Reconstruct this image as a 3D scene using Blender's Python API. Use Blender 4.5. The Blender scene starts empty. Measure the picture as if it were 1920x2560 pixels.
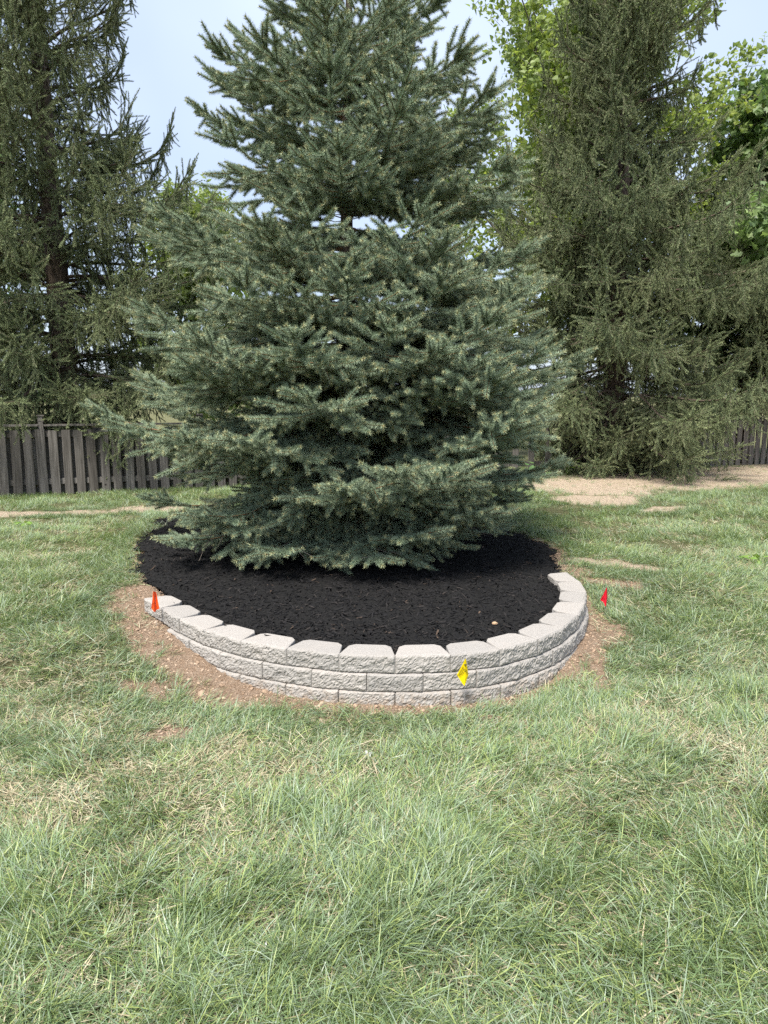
import bpy, bmesh, math, random
import numpy as np
from mathutils import Vector, Matrix, Euler

# ------------------------------------------------------------------ camera, sky, sun, exposure
scene = bpy.context.scene
col = scene.collection
CAM_Z, PITCH, FPX = 1.655, math.radians(9.25), 1775.0
cam = bpy.data.cameras.new('camera'); cam_o = bpy.data.objects.new('camera', cam); col.objects.link(cam_o)
cam_o.location = (0, 0, CAM_Z); cam_o.rotation_euler = (math.pi / 2 - PITCH, 0, 0)
cam.sensor_fit = 'VERTICAL'; cam.sensor_height = 36.0; cam.lens = FPX / 2560 * 36.0
cam.clip_start = 0.05; cam.clip_end = 3000
scene.camera = cam_o

SUN_EL, SUN_AZ = math.radians(62), math.radians(-155)      # azimuth from +Y towards +X: behind the camera, to the left
world = bpy.data.worlds.new('World'); scene.world = world; world.use_nodes = True
wn, wl = world.node_tree.nodes, world.node_tree.links
wn.clear()
sky = wn.new('ShaderNodeTexSky'); sky.sky_type = 'NISHITA'; sky.sun_disc = False
sky.sun_elevation = SUN_EL; sky.sun_rotation = SUN_AZ
sky.air_density = 1.0; sky.dust_density = 2.0; sky.ozone_density = 1.0; sky.altitude = 200
haze_rgb = wn.new('ShaderNodeRGB'); haze_rgb.outputs[0].default_value = (5.2, 6.0, 7.5, 1)
tc = wn.new('ShaderNodeTexCoord')
cl = wn.new('ShaderNodeTexNoise'); cl.inputs['Scale'].default_value = 1.6; cl.inputs['Detail'].default_value = 4
cr = wn.new('ShaderNodeMapRange'); cr.inputs[1].default_value = 0.35; cr.inputs[2].default_value = 0.7
cr.inputs[3].default_value = 0.3; cr.inputs[4].default_value = 0.8
wl.new(tc.outputs['Generated'], cl.inputs['Vector']); wl.new(cl.outputs['Fac'], cr.inputs[0])
mx = wn.new('ShaderNodeMix'); mx.data_type = 'RGBA'
wl.new(cr.outputs[0], mx.inputs[0]); wl.new(sky.outputs[0], mx.inputs[6]); wl.new(haze_rgb.outputs[0], mx.inputs[7])
bg = wn.new('ShaderNodeBackground'); bg.inputs['Strength'].default_value = 0.068
wo = wn.new('ShaderNodeOutputWorld')
wl.new(mx.outputs[2], bg.inputs[0]); wl.new(bg.outputs[0], wo.inputs[0])

sun = bpy.data.lights.new('sun', 'SUN'); sun.energy = 3.0; sun.angle = math.radians(18); sun.color = (1.0, 0.96, 0.9)
sun_o = bpy.data.objects.new('sun', sun); col.objects.link(sun_o)
sd = Vector((math.sin(SUN_AZ) * math.cos(SUN_EL), math.cos(SUN_AZ) * math.cos(SUN_EL), math.sin(SUN_EL)))
sun_o.rotation_euler = sd.to_track_quat('Z', 'Y').to_euler()
scene.view_settings.view_transform = 'Standard'; scene.view_settings.look = 'None'
scene.view_settings.exposure = 1.45; scene.view_settings.gamma = 1.0
scene.cycles.use_adaptive_sampling = True; scene.cycles.adaptive_threshold = 0.02; scene.cycles.use_denoising = False
scene.cycles.max_bounces = 3; scene.cycles.diffuse_bounces = 2; scene.cycles.glossy_bounces = 2
scene.cycles.transmission_bounces = 3; scene.cycles.transparent_max_bounces = 4

rng = np.random.default_rng(7)
random.seed(7)
PI = math.pi

# ------------------------------------------------------------------ helpers
def unproject(px, py, z):
    u = (px - 960) / FPX; v = (py - 1280) / FPX
    fy = math.cos(PITCH) - v * math.sin(PITCH); fz = -math.sin(PITCH) - v * math.cos(PITCH)
    t = -(CAM_Z - z) / fz
    return u * t, fy * t

def project(X, Y, Z):
    d = Z - CAM_Z
    zz = Y * math.cos(PITCH) - d * math.sin(PITCH); yy = -Y * math.sin(PITCH) - d * math.cos(PITCH)
    return 960 + FPX * X / zz, 1280 + FPX * yy / zz

_lat = rng.random((256, 256))
def vnoise(x, y):
    xi = np.floor(x).astype(int); yi = np.floor(y).astype(int)
    fx = x - xi; fy = y - yi
    fx = fx * fx * (3 - 2 * fx); fy = fy * fy * (3 - 2 * fy)
    a = _lat[xi % 256, yi % 256]; b = _lat[(xi + 1) % 256, yi % 256]
    c = _lat[xi % 256, (yi + 1) % 256]; d = _lat[(xi + 1) % 256, (yi + 1) % 256]
    return (a * (1 - fx) + b * fx) * (1 - fy) + (c * (1 - fx) + d * fx) * fy

def fbm(x, y, o=4):
    s = 0; a = 0.5; n = 0
    for i in range(o):
        s = s + a * vnoise(x * 2 ** i + 17.3 * i, y * 2 ** i + 41.7 * i); n += a; a *= 0.55
    return s / n

def link(o, parent=None):
    col.objects.link(o)
    if parent: o.parent = parent
    return o

def tag(o, label=None, cat=None, group=None, kind=None):
    if label: o['label'] = label
    if cat: o['category'] = cat
    if group: o['group'] = group
    if kind: o['kind'] = kind
    return o

def empty(name, loc, label=None, cat=None, group=None):
    o = bpy.data.objects.new(name, None); o.location = loc; o.empty_display_size = 0.1
    link(o); return tag(o, label, cat, group)

def mesh_obj(name, verts, faces, mats, parent=None, mi=None, smooth=False):
    me = bpy.data.meshes.new(name)
    me.from_pydata([tuple(v) for v in verts], [], [tuple(f) for f in faces])
    for m in (mats if isinstance(mats, (list, tuple)) else [mats]): me.materials.append(m)
    if mi is not None: me.polygons.foreach_set('material_index', np.array(mi, dtype=np.int32))
    if smooth: me.polygons.foreach_set('use_smooth', np.ones(len(me.polygons), dtype=bool))
    me.update()
    return link(bpy.data.objects.new(name, me), parent)

class MB:
    """collects verts / faces / material indices for one mesh"""
    def __init__(s): s.v = []; s.f = []; s.m = []
    def add(s, vs, fs, m=0):
        o = len(s.v); s.v += [tuple(p) for p in vs]
        for f in fs: s.f.append(tuple(i + o for i in f)); s.m.append(m)
    def tube(s, pts, rad, n=5, m=0, cap=True):
        pts = [np.asarray(p, float) for p in pts]; o = len(s.v)
        for i, p in enumerate(pts):
            t = pts[min(i + 1, len(pts) - 1)] - pts[max(i - 1, 0)]
            t = t / (np.linalg.norm(t) + 1e-9)
            a = np.cross(t, (0, 0, 1.0) if abs(t[2]) < 0.9 else (1.0, 0, 0)); a /= np.linalg.norm(a) + 1e-9
            b = np.cross(t, a)
            for k in range(n):
                w = 2 * PI * k / n
                s.v.append(tuple(p + rad[i] * (math.cos(w) * a + math.sin(w) * b)))
        for i in range(len(pts) - 1):
            for k in range(n):
                k2 = (k + 1) % n
                s.f.append((o + i * n + k, o + i * n + k2, o + (i + 1) * n + k2, o + (i + 1) * n + k)); s.m.append(m)
        if cap:
            s.f.append(tuple(o + (len(pts) - 1) * n + k for k in range(n))); s.m.append(m)
    def box(s, c, d, rot=None, m=0, jit=0):
        vs = []
        for z in (-1, 1):
            for x, y in ((-1, -1), (1, -1), (1, 1), (-1, 1)):
                p = Vector((x * d[0] / 2 + random.uniform(-jit, jit), y * d[1] / 2 + random.uniform(-jit, jit), z * d[2] / 2 + random.uniform(-jit, jit)))
                if rot: p = rot @ p
                vs.append((p.x + c[0], p.y + c[1], p.z + c[2]))
        s.add(vs, [(3, 2, 1, 0), (4, 5, 6, 7), (0, 1, 5, 4), (1, 2, 6, 5), (2, 3, 7, 6), (3, 0, 4, 7)], m)
    def obj(s, name, mats, parent=None, smooth=False):
        return mesh_obj(name, s.v, s.f, mats, parent, s.m, smooth)

# ---- one mesh that carries its own prototypes and scatters them over its own loose points
_groups = {}; STATS = {}
def scatter_group(nproto):
    if nproto in _groups: return _groups[nproto]
    g = bpy.data.node_groups.new('scatter_%d' % nproto, 'GeometryNodeTree')
    g.interface.new_socket('Geometry', in_out='INPUT', socket_type='NodeSocketGeometry')
    g.interface.new_socket('Geometry', in_out='OUTPUT', socket_type='NodeSocketGeometry')
    N, L = g.nodes, g.links
    gi, go = N.new('NodeGroupInput'), N.new('NodeGroupOutput')
    def attr(nm, ty):
        a = N.new('GeometryNodeInputNamedAttribute'); a.data_type = ty; a.inputs['Name'].default_value = nm
        return a.outputs['Attribute']
    pid = attr('pid', 'INT')
    def sep(k, src):
        c = N.new('FunctionNodeCompare'); c.data_type = 'INT'; c.operation = 'EQUAL'
        L.new(pid, c.inputs[2]); c.inputs[3].default_value = k
        s = N.new('GeometryNodeSeparateGeometry'); s.domain = 'POINT'
        L.new(src, s.inputs[0]); L.new(c.outputs[0], s.inputs[1])
        return s.outputs[0]
    jn = N.new('GeometryNodeJoinGeometry')
    for k in range(nproto):
        t = N.new('GeometryNodeGeometryToInstance'); L.new(sep(k, gi.outputs[0]), t.inputs[0]); L.new(t.outputs[0], jn.inputs[0])
    io = N.new('GeometryNodeInstanceOnPoints')
    L.new(sep(-1, gi.outputs[0]), io.inputs['Points']); L.new(jn.outputs[0], io.inputs['Instance'])
    io.inputs['Pick Instance'].default_value = True
    L.new(attr('idx', 'INT'), io.inputs['Instance Index'])
    L.new(attr('rot', 'FLOAT_VECTOR'), io.inputs['Rotation']); L.new(attr('scl', 'FLOAT_VECTOR'), io.inputs['Scale'])
    j2 = N.new('GeometryNodeJoinGeometry')
    L.new(io.outputs[0], j2.inputs[0]); L.new(sep(-2, gi.outputs[0]), j2.inputs[0])
    L.new(j2.outputs[0], go.inputs[0])
    _groups[nproto] = g
    return g

def scatter_obj(name, protos, pts, rot, scl, idx, mats, parent=None, base=None):
    """protos: list of MB; base: MB of geometry shown as it is (stems)"""
    V = []; F = []; M = []; pid = []
    def put(mb, k):
        o = len(V); V.extend(mb.v); pid.extend([k] * len(mb.v))
        F.extend([tuple(i + o for i in f) for f in mb.f]); M.extend(mb.m)
    for k, p in enumerate(protos): put(p, k)
    if base is not None: put(base, -2)
    nb = len(V); n = len(pts)
    me = bpy.data.meshes.new(name)
    me.from_pydata(V + [tuple(p) for p in np.asarray(pts).tolist()], [], F)
    for m in mats: me.materials.append(m)
    me.polygons.foreach_set('material_index', np.array(M, dtype=np.int32))
    tot = nb + n
    a = me.attributes.new('pid', 'INT', 'POINT'); a.data.foreach_set('value', np.array(pid + [-1] * n, dtype=np.int32))
    ii = np.zeros(tot, dtype=np.int32); ii[nb:] = idx
    a = me.attributes.new('idx', 'INT', 'POINT'); a.data.foreach_set('value', ii)
    rr = np.zeros((tot, 3), dtype=np.float32); rr[nb:] = rot
    a = me.attributes.new('rot', 'FLOAT_VECTOR', 'POINT'); a.data.foreach_set('vector', rr.ravel())
    ss = np.ones((tot, 3), dtype=np.float32); ss[nb:] = np.asarray(scl).reshape(n, -1)
    a = me.attributes.new('scl', 'FLOAT_VECTOR', 'POINT'); a.data.foreach_set('vector', ss.ravel())
    o = link(bpy.data.objects.new(name, me), parent)
    STATS[name] = STATS.get(name, 0) + n
    md = o.modifiers.new('scatter', 'NODES'); md.node_group = scatter_group(len(protos))
    return o

def euler_along(d, roll):
    """euler angles that turn +Z into the directions d (n,3), rolled about d"""
    d = d / (np.linalg.norm(d, axis=1, keepdims=True) + 1e-9)
    up = np.where(np.abs(d[:, 2:3]) < 0.95, np.array([[0, 0, 1.0]]), np.array([[1.0, 0, 0]]))
    a = np.cross(up, d); a /= np.linalg.norm(a, axis=1, keepdims=True) + 1e-9
    b = np.cross(d, a)
    c, s = np.cos(roll)[:, None], np.sin(roll)[:, None]
    X = a * c + b * s; Y = -a * s + b * c
    return np.stack([np.arctan2(Y[:, 2], d[:, 2]), -np.arcsin(np.clip(X[:, 2], -1, 1)), np.arctan2(X[:, 1], X[:, 0])], 1)

# ------------------------------------------------------------------ materials
def mat(name, color=(0.5, 0.5, 0.5), rough=0.7, spec=0.3):
    m = bpy.data.materials.new(name); m.use_nodes = True
    b = m.node_tree.nodes['Principled BSDF']
    b.inputs['Base Color'].default_value = (*color, 1); b.inputs['Roughness'].default_value = rough
    b.inputs['Specular IOR Level'].default_value = spec
    return m

class NT:
    def __init__(s, m): s.m = m; s.t = m.node_tree; s.b = s.t.nodes['Principled BSDF']
    def n(s, ty, **kw):
        x = s.t.nodes.new(ty)
        for k, v in kw.items():
            if k in x.inputs: x.inputs[k].default_value = v
            else: setattr(x, k, v)
        return x
    def l(s, a, b): s.t.links.new(a, b)
    def noise(s, scale, detail=4, vec=None, rough=0.55):
        x = s.n('ShaderNodeTexNoise', Scale=scale, Detail=detail, Roughness=rough)
        if vec is not None: s.l(vec, x.inputs['Vector'])
        return x.outputs['Fac']
    def ramp(s, fac, stops):
        r = s.n('ShaderNodeValToRGB'); e = r.color_ramp.elements
        while len(e) < len(stops): e.new(0.5)
        for el, (p, c) in zip(e, stops): el.position = p; el.color = (*c, 1)
        s.l(fac, r.inputs[0]); return r.outputs[0]
    def mix(s, fac, a, b, blend='MIX'):
        x = s.n('ShaderNodeMix', data_type='RGBA', blend_type=blend)
        for v, i in ((fac, 0), (a, 6), (b, 7)):
            if hasattr(v, 'is_output'): s.l(v, x.inputs[i])
            else: x.inputs[i].default_value = v if i == 0 else (*v, 1)
        return x.outputs[2]
    def rng(s, v, a, b, c, d):
        x = s.n('ShaderNodeMapRange'); s.l(v, x.inputs[0])
        for i, q in enumerate((a, b, c, d)): x.inputs[i + 1].default_value = q
        return x.outputs[0]
    def bump(s, h, strength, dist):
        x = s.n('ShaderNodeBump', Strength=strength, Distance=dist); s.l(h, x.inputs['Height']); s.l(x.outputs[0], s.b.inputs['Normal'])
    def pos(s): return s.n('ShaderNodeNewGeometry').outputs['Position']
    def rand(s): return s.n('ShaderNodeObjectInfo').outputs['Random']
    def obco(s): return s.n('ShaderNodeTexCoord').outputs['Object']
    def base(s, c): s.l(c, s.b.inputs['Base Color'])

def foliage_mat(name, stops, patch=None, transl=0.0, rough=0.55, spec=0.25, tcol=None):
    m = mat(name, rough=rough, spec=spec); t = NT(m)
    c = t.ramp(t.rand(), stops)
    if patch:
        f = t.rng(t.noise(patch[0], 3, t.pos()), 0.38, 0.62, 0, 1)
        c = t.mix(f, c, t.mix(patch[2], c, patch[1]))
    t.base(c)
    if transl:
        tr = t.n('ShaderNodeBsdfTranslucent')
        t.l(t.mix(0.5, c, tcol or (0.4, 0.55, 0.08)), tr.inputs[0])
        ms = t.n('ShaderNodeMixShader'); ms.inputs[0].default_value = transl
        t.l(t.b.outputs[0], ms.inputs[1]); t.l(tr.outputs[0], ms.inputs[2])
        t.l(ms.outputs[0], t.t.nodes['Material Output'].inputs[0])
    return m

M_BLUE = foliage_mat('blue_needles', [(0, (0.205, 0.265, 0.168)), (0.5, (0.27, 0.338, 0.22)), (1, (0.335, 0.40, 0.268))], (1.2, (0.24, 0.32, 0.215), 0.5))
M_BLUETIP = foliage_mat('young_needles', [(0, (0.31, 0.35, 0.20)), (1, (0.40, 0.41, 0.22))])
M_SHOOT = mat('orange_brown_shoot', (0.23, 0.13, 0.065), 0.8)
M_BUD = mat('tan_bud', (0.36, 0.25, 0.12), 0.8)
M_NORWAY = foliage_mat('dark_spruce_needles', [(0, (0.135, 0.185, 0.09)), (0.5, (0.185, 0.24, 0.118)), (1, (0.24, 0.295, 0.148))], (0.5, (0.23, 0.24, 0.11), 0.4))
M_NORWAY_TIP = foliage_mat('spruce_tip_needles', [(0, (0.245, 0.29, 0.14)), (1, (0.31, 0.35, 0.17))])
M_DEADNEEDLE = mat('brown_dead_needles', (0.16, 0.10, 0.055), 0.9, 0.1)
M_GREYTWIG = mat('grey_dead_twig', (0.27, 0.23, 0.19), 0.9, 0.1)

def bark_mat(name, a, b):
    m = mat(name, rough=0.95, spec=0.1); t = NT(m)
    mp = t.n('ShaderNodeMapping'); mp.inputs['Scale'].default_value = (1, 1, 0.3); t.l(t.obco(), mp.inputs[0])
    f = t.noise(22, 6, mp.outputs[0]); t.base(t.ramp(f, [(0.35, a), (0.65, b)])); t.bump(f, 0.9, 0.03)
    return m
M_BARK = bark_mat('spruce_bark', (0.06, 0.045, 0.035), (0.17, 0.13, 0.10))
M_BARKG = bark_mat('grey_bark', (0.10, 0.09, 0.075), (0.26, 0.24, 0.20))

# wall block: pale tumbled concrete, sandy speckle
M_BLOCK = mat('pale_concrete_block', rough=0.95, spec=0.15); t = NT(M_BLOCK)
oc = t.n('ShaderNodeTexCoord').outputs['Object']
n1 = t.noise(420, 2, t.pos()); n2 = t.noise(95, 5, t.pos()); n3 = t.noise(9, 3, t.pos())
c0 = t.ramp(t.rand(), [(0, (0.345, 0.332, 0.312)), (0.5, (0.38, 0.364, 0.34)), (1, (0.41, 0.388, 0.36))])
c1 = t.mix(t.rng(n1, 0.35, 0.62, 0, 1), (0.62, 0.60, 0.58), (1.12, 1.1, 1.08))
c2 = t.mix(1.0, c0, c1, 'MULTIPLY')
c3 = t.mix(t.rng(n2, 0.56, 0.72, 0, 0.55), c2, (0.24, 0.215, 0.19))
c4 = t.mix(t.rng(n3, 0.5, 0.7, 0, 0.3), c3, (0.36, 0.325, 0.285))
sx = t.n('ShaderNodeSeparateXYZ'); t.l(t.pos(), sx.inputs[0])
spl = t.n('ShaderNodeMath', operation='MULTIPLY'); t.l(t.rng(sx.outputs[2], 0.0, 0.10, 0.6, 0.0), spl.inputs[0]); t.l(t.rng(t.noise(30, 4, t.pos()), 0.42, 0.6, 0, 1), spl.inputs[1])
c5 = t.mix(spl.outputs[0], c4, (0.33, 0.24, 0.165))
t.base(c5)
nb = t.n('ShaderNodeMath', operation='ADD'); t.l(n1, nb.inputs[0]); t.l(n2, nb.inputs[1]); t.bump(nb.outputs[0], 0.6, 0.005)

M_MULCH = mat('black_dyed_mulch', rough=0.9, spec=0.2); t = NT(M_MULCH)
t.base(t.ramp(t.rand(), [(0, (0.006, 0.006, 0.0065)), (0.7, (0.014, 0.0135, 0.014)), (0.9, (0.022, 0.020, 0.0195)), (0.985, (0.035, 0.03, 0.027)), (1, (0.10, 0.07, 0.05))]))
M_MULCHBED = mat('black_mulch_bed', rough=0.9, spec=0.2); t = NT(M_MULCHBED)
f = t.noise(60, 6, t.pos()); t.base(t.ramp(f, [(0.3, (0.005, 0.005, 0.005)), (0.7, (0.02, 0.019, 0.018))])); t.bump(f, 1.0, 0.03)

# lawn floor: thatch and soil, bare clay where 'bare' says so, sandy strip where 'sand' says so
M_LAWN = mat('lawn_soil', rough=1.0, spec=0.05); t = NT(M_LAWN)
p = t.pos()
bare = t.n('ShaderNodeAttribute', attribute_name='bare').outputs['Fac']; sand = t.n('ShaderNodeAttribute', attribute_name='sand').outputs['Fac']
fine = t.noise(75, 6, p, 0.7); mid = t.noise(14, 4, p); big = t.noise(2.2, 3, p)
thatch = t.mix(t.rng(fine, 0.4, 0.6, 0, 1), (0.085, 0.095, 0.042), (0.235, 0.205, 0.12))
thatch = t.mix(t.rng(big, 0.4, 0.65, 0, 0.6), thatch, (0.10, 0.125, 0.05))
clay = t.mix(t.rng(fine, 0.35, 0.65, 0, 1), (0.22, 0.15, 0.10), (0.42, 0.32, 0.235))
clay = t.mix(t.rng(mid, 0.45, 0.7, 0, 0.6), clay, (0.27, 0.175, 0.11))
sandc = t.mix(t.rng(fine, 0.35, 0.65, 0, 1), (0.40, 0.31, 0.22), (0.54, 0.44, 0.33))
c = t.mix(t.rng(bare, 0.25, 0.6, 0, 1), thatch, clay); c = t.mix(t.rng(sand, 0.25, 0.6, 0, 1), c, sandc)
t.base(c)
hb = t.n('ShaderNodeMath', operation='ADD'); t.l(fine, hb.inputs[0]); t.l(mid, hb.inputs[1]); t.bump(hb.outputs[0], 1.0, 0.035)

M_CLOD = mat('clay_crumb', rough=1.0, spec=0.05); t = NT(M_CLOD)
t.base(t.mix(t.rng(t.noise(120, 3, t.pos()), 0.35, 0.65, 0, 0.5), t.ramp(t.rand(), [(0, (0.22, 0.15, 0.098)), (0.5, (0.33, 0.24, 0.168)), (1, (0.44, 0.34, 0.25))]), (0.25, 0.17, 0.115)))

def grass_mat(name, stops, alt, tr):
    return foliage_mat(name, stops, (0.75, alt, 0.75), tr, 0.42, 0.5)
M_GRASS = grass_mat('green_grass', [(0, (0.165, 0.25, 0.098)), (1, (0.22, 0.31, 0.138))], (0.205, 0.285, 0.165), 0.2)
M_GRASSB = grass_mat('blue_green_grass', [(0, (0.215, 0.285, 0.188)), (1, (0.285, 0.355, 0.25))], (0.29, 0.35, 0.255), 0.2)
M_GRASSD = grass_mat('deep_green_grass', [(0, (0.085, 0.135, 0.04)), (1, (0.12, 0.175, 0.06))], (0.11, 0.16, 0.06), 0.2)
M_GRASSY = grass_mat('yellow_green_grass', [(0, (0.26, 0.32, 0.09)), (1, (0.34, 0.40, 0.135))], (0.30, 0.36, 0.13), 0.2)
M_STRAW = foliage_mat('dry_grass', [(0, (0.32, 0.265, 0.16)), (0.5, (0.46, 0.395, 0.26)), (1, (0.58, 0.52, 0.37))], None, 0.15, 0.7, 0.2, (0.5, 0.45, 0.3))
M_WOOD = mat('weathered_grey_wood', rough=0.9, spec=0.15); t = NT(M_WOOD)
mp = t.n('ShaderNodeMapping'); mp.inputs['Scale'].default_value = (38, 38, 1.6)
ad = t.n('ShaderNodeVectorMath', operation='ADD'); t.l(t.obco(), ad.inputs[0])
rm = t.n('ShaderNodeMath', operation='MULTIPLY'); t.l(t.rand(), rm.inputs[0]); rm.inputs[1].default_value = 40
t.l(rm.outputs[0], ad.inputs[1]); t.l(ad.outputs[0], mp.inputs[0])
g = t.noise(1.0, 5, mp.outputs[0], 0.6)
c = t.ramp(t.rand(), [(0, (0.095, 0.088, 0.078)), (0.35, (0.16, 0.15, 0.136)), (0.7, (0.135, 0.128, 0.118)), (1, (0.22, 0.208, 0.19))])
c = t.mix(1.0, c, t.ramp(g, [(0.3, (0.38, 0.36, 0.34)), (0.7, (1.35, 1.32, 1.3))]), 'MULTIPLY')
vo = t.n('ShaderNodeTexVoronoi', Scale=3.2); t.l(ad.outputs[0], vo.inputs['Vector'])
c = t.mix(t.rng(vo.outputs['Distance'], 0.05, 0.075, 0.85, 0), c, (0.015, 0.012, 0.01))
t.base(c); t.bump(g, 0.5, 0.004)

# ------------------------------------------------------------------ the ground
def interp(y, pts):
    return np.interp(y, [p[0] for p in pts], [p[1] for p in pts])
LP = [(-50, -0.3), (0, -0.07), (2, -0.04), (3.55, -0.015), (3.85, 0.03), (4.28, 0.15), (4.64, 0.178), (5.2, 0.24), (6.5, 0.26), (9, 0.26), (10.3, 0.19), (16, 0.19), (60, 0.0), (3000, 0.0)]
RP = [(-50, -0.3), (0, -0.07), (2, -0.04), (3.55, -0.015), (4.0, 0.005), (4.13, 0.05), (4.63, 0.085), (4.95, 0.11), (5.48, 0.21), (6.5, 0.25), (9, 0.25), (12, 0.24), (16, 0.19), (60, 0.0), (3000, 0.0)]
def ground_z(x, y):
    x = np.asarray(x, float); y = np.asarray(y, float)
    w = np.clip((x + 0.6) / 1.4, 0, 1); w = w * w * (3 - 2 * w)
    z = interp(y, LP) * (1 - w) + interp(y, RP) * w
    near = np.clip(1 - np.hypot(x, y - 5) / 14, 0, 1)
    return z + near * (0.035 * (fbm(x * 1.1 + 5, y * 1.1 + 9, 3) - 0.5) + 0.014 * (fbm(x * 6 + 3, y * 6, 3) - 0.5))

# joints along the face of the top course, measured from the photograph
JOINTS = np.array([(-1.66, 4.76), (-1.47, 4.54), (-1.29, 4.305), (-1.08, 4.085), (-0.82, 3.90), (-0.54, 3.77), (-0.245, 3.68), (0.06, 3.65),
                   (0.36, 3.67), (0.64, 3.755), (0.885, 3.92), (1.085, 4.135), (1.24, 4.38), (1.36, 4.645), (1.445, 4.92), (1.475, 5.21), (1.45, 5.50)])
def wall_dist(x, y):
    """distance to the wall face, negative on the bed's side"""
    x = np.asarray(x, float); y = np.asarray(y, float); best = np.full(x.shape, 1e9); sg = np.zeros(x.shape)
    for a, b in zip(JOINTS[:-1], JOINTS[1:]):
        d = b - a; tt = np.clip(((x - a[0]) * d[0] + (y - a[1]) * d[1]) / (d @ d), 0, 1)
        qx = x - a[0] - tt * d[0]; qy = y - a[1] - tt * d[1]; r = np.hypot(qx, qy)
        s = np.where(d[0] * qy - d[1] * qx > 0, -1, 1)
        m = r < best; best = np.where(m, r, best); sg = np.where(m, s, sg)
    return best * sg

MULCH_POLY = np.array([(-1.49, 4.83), (-1.62, 5.05), (-1.78, 5.22), (-1.98, 5.5), (-2.2, 5.95), (-2.32, 6.4), (-2.42, 6.9), (-2.45, 7.4), (-2.55, 7.9), (-2.6, 8.5), (-2.2, 8.75), (-1.2, 8.7), (-0.2, 8.6),
                       (0.6, 8.3), (1.15, 7.8), (1.5, 7.2), (1.62, 6.6), (1.60, 6.15), (1.48, 5.75), (1.40, 5.52)])
_inner = []
for i in range(len(JOINTS)):
    a = JOINTS[max(i - 1, 0)]; b = JOINTS[min(i + 1, len(JOINTS) - 1)]; d = (b - a) / np.linalg.norm(b - a)
    _inner.append(JOINTS[i] + 0.10 * np.array([-d[1], d[0]]))
MULCH_ALL = np.vstack([MULCH_POLY, np.array(_inner[::-1])])

def in_poly(x, y, P):
    c = np.zeros(x.shape, bool); j = len(P) - 1
    for i in range(len(P)):
        xi, yi = P[i]; xj, yj = P[j]
        if yi != yj:
            c ^= ((yi > y) != (yj > y)) & (x < (xj - xi) * (y - yi) / (yj - yi) + xi)
        j = i
    return c
def poly_dist(x, y, P):
    best = np.full(x.shape, 1e9)
    for a, b in zip(P, np.roll(P, -1, axis=0)):
        d = b - a; tt = np.clip(((x - a[0]) * d[0] + (y - a[1]) * d[1]) / (d @ d + 1e-12), 0, 1)
        best = np.minimum(best, np.hypot(x - a[0] - tt * d[0], y - a[1] - tt * d[1]))
    return np.where(in_poly(x, y, P), best, -best)

def mulch_d(x, y):
    """inside distance to the mulch's edge, ragged where no wall holds it"""
    x = np.asarray(x, float); y = np.asarray(y, float)
    k = np.clip((y - 5.0) / 0.6, 0, 1)
    return poly_dist(x, y, MULCH_ALL) - k * (0.30 * np.clip(fbm(x * 3.7 + 2, y * 3.7 + 8, 4) - 0.42, -0.1, 1) + 0.10 * (fbm(x * 14, y * 14, 2) - 0.5))

# bare clay: (centre x, centre y, radius x, radius y, turn)
BARE = [(-1.72, 4.98, 0.24, 0.34, 0.5), (-1.60, 4.45, 0.11, 0.34, 0.5), (-1.26, 4.02, 0.26, 0.12, -0.7), (-0.9, 3.74, 0.34, 0.11, -0.5),
        (-1.32, 3.74, 0.2, 0.08, -0.3), (-0.45, 3.60, 0.25, 0.06, -0.25), (1.30, 4.2, 0.06, 0.34, -0.4), (1.55, 4.68, 0.11, 0.30, -0.2), (1.62, 5.75, 0.12, 0.24, 0.2), (1.8, 5.45, 0.2, 0.10, 0.1),
        (-2.62, 4.32, 0.26, 0.06, 0.3), (-2.05, 4.5, 0.2, 0.06, 0.5), (2.72, 5.6, 0.2, 0.05, -0.7), (-1.05, 3.3, 0.2, 0.06, 0.2), (-1.0, 2.42, 0.08, 0.03, 0.2), (0.62, 3.5, 0.2, 0.05, 0.2)]
SAND = [(3.3, 11.2, 1.0, 1.15, 0.4), (4.7, 12.2, 1.7, 1.35, 0.35), (6.7, 13.1, 2.2, 1.5, 0.38), (8.6, 13.6, 2.2, 1.6, 0.38), (3.55, 8.8, 0.2, 0.35, -0.9), (2.8, 9.7, 0.4, 0.5, 0.3), (3.3, 9.6, 0.25, 0.5, -0.6),
        (-4.6, 8.35, 0.75, 0.22, 0.15), (-3.7, 8.5, 0.55, 0.2, 0.1), (-2.9, 8.85, 0.55, 0.3, 0.15), (2.0, 6.0, 0.35, 0.15, -0.5), (-5.9, 8.2, 0.6, 0.2, 0)]
def ell(x, y, L):
    nx = x + 0.34 * (fbm(x * 3.1, y * 3.1, 4) - 0.5) + 0.05 * (fbm(x * 17, y * 17, 2) - 0.5); ny = y + 0.34 * (fbm(x * 3.1 + 50, y * 3.1 + 20, 4) - 0.5) + 0.05 * (fbm(x * 17 + 9, y * 17 + 4, 2) - 0.5)
    best = np.zeros(np.shape(x))
    for cx, cy, rx, ry, a in L:
        dx, dy = nx - cx, ny - cy; c, s = math.cos(a), math.sin(a)
        q = np.hypot((dx * c + dy * s) / rx, (-dx * s + dy * c) / ry)
        best = np.maximum(best, np.clip(1.5 - 1.0 * q, 0, 1))
    return best
def bare_at(x, y):
    w = wall_dist(x, y)
    b = np.clip(1.2 - (w - 0.01) / (0.06 + 0.13 * fbm(x * 5, y * 5, 3)), 0, 1) * (w > -0.25)
    m = mulch_d(x, y)
    b2 = np.clip(1.0 + m / 0.12, 0, 1) * (y > 4.7) * (y < 7.0)
    return np.maximum(np.maximum(b, b2 * 0.8), ell(x, y, BARE))
def sand_at(x, y): return ell(x, y, SAND)

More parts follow.
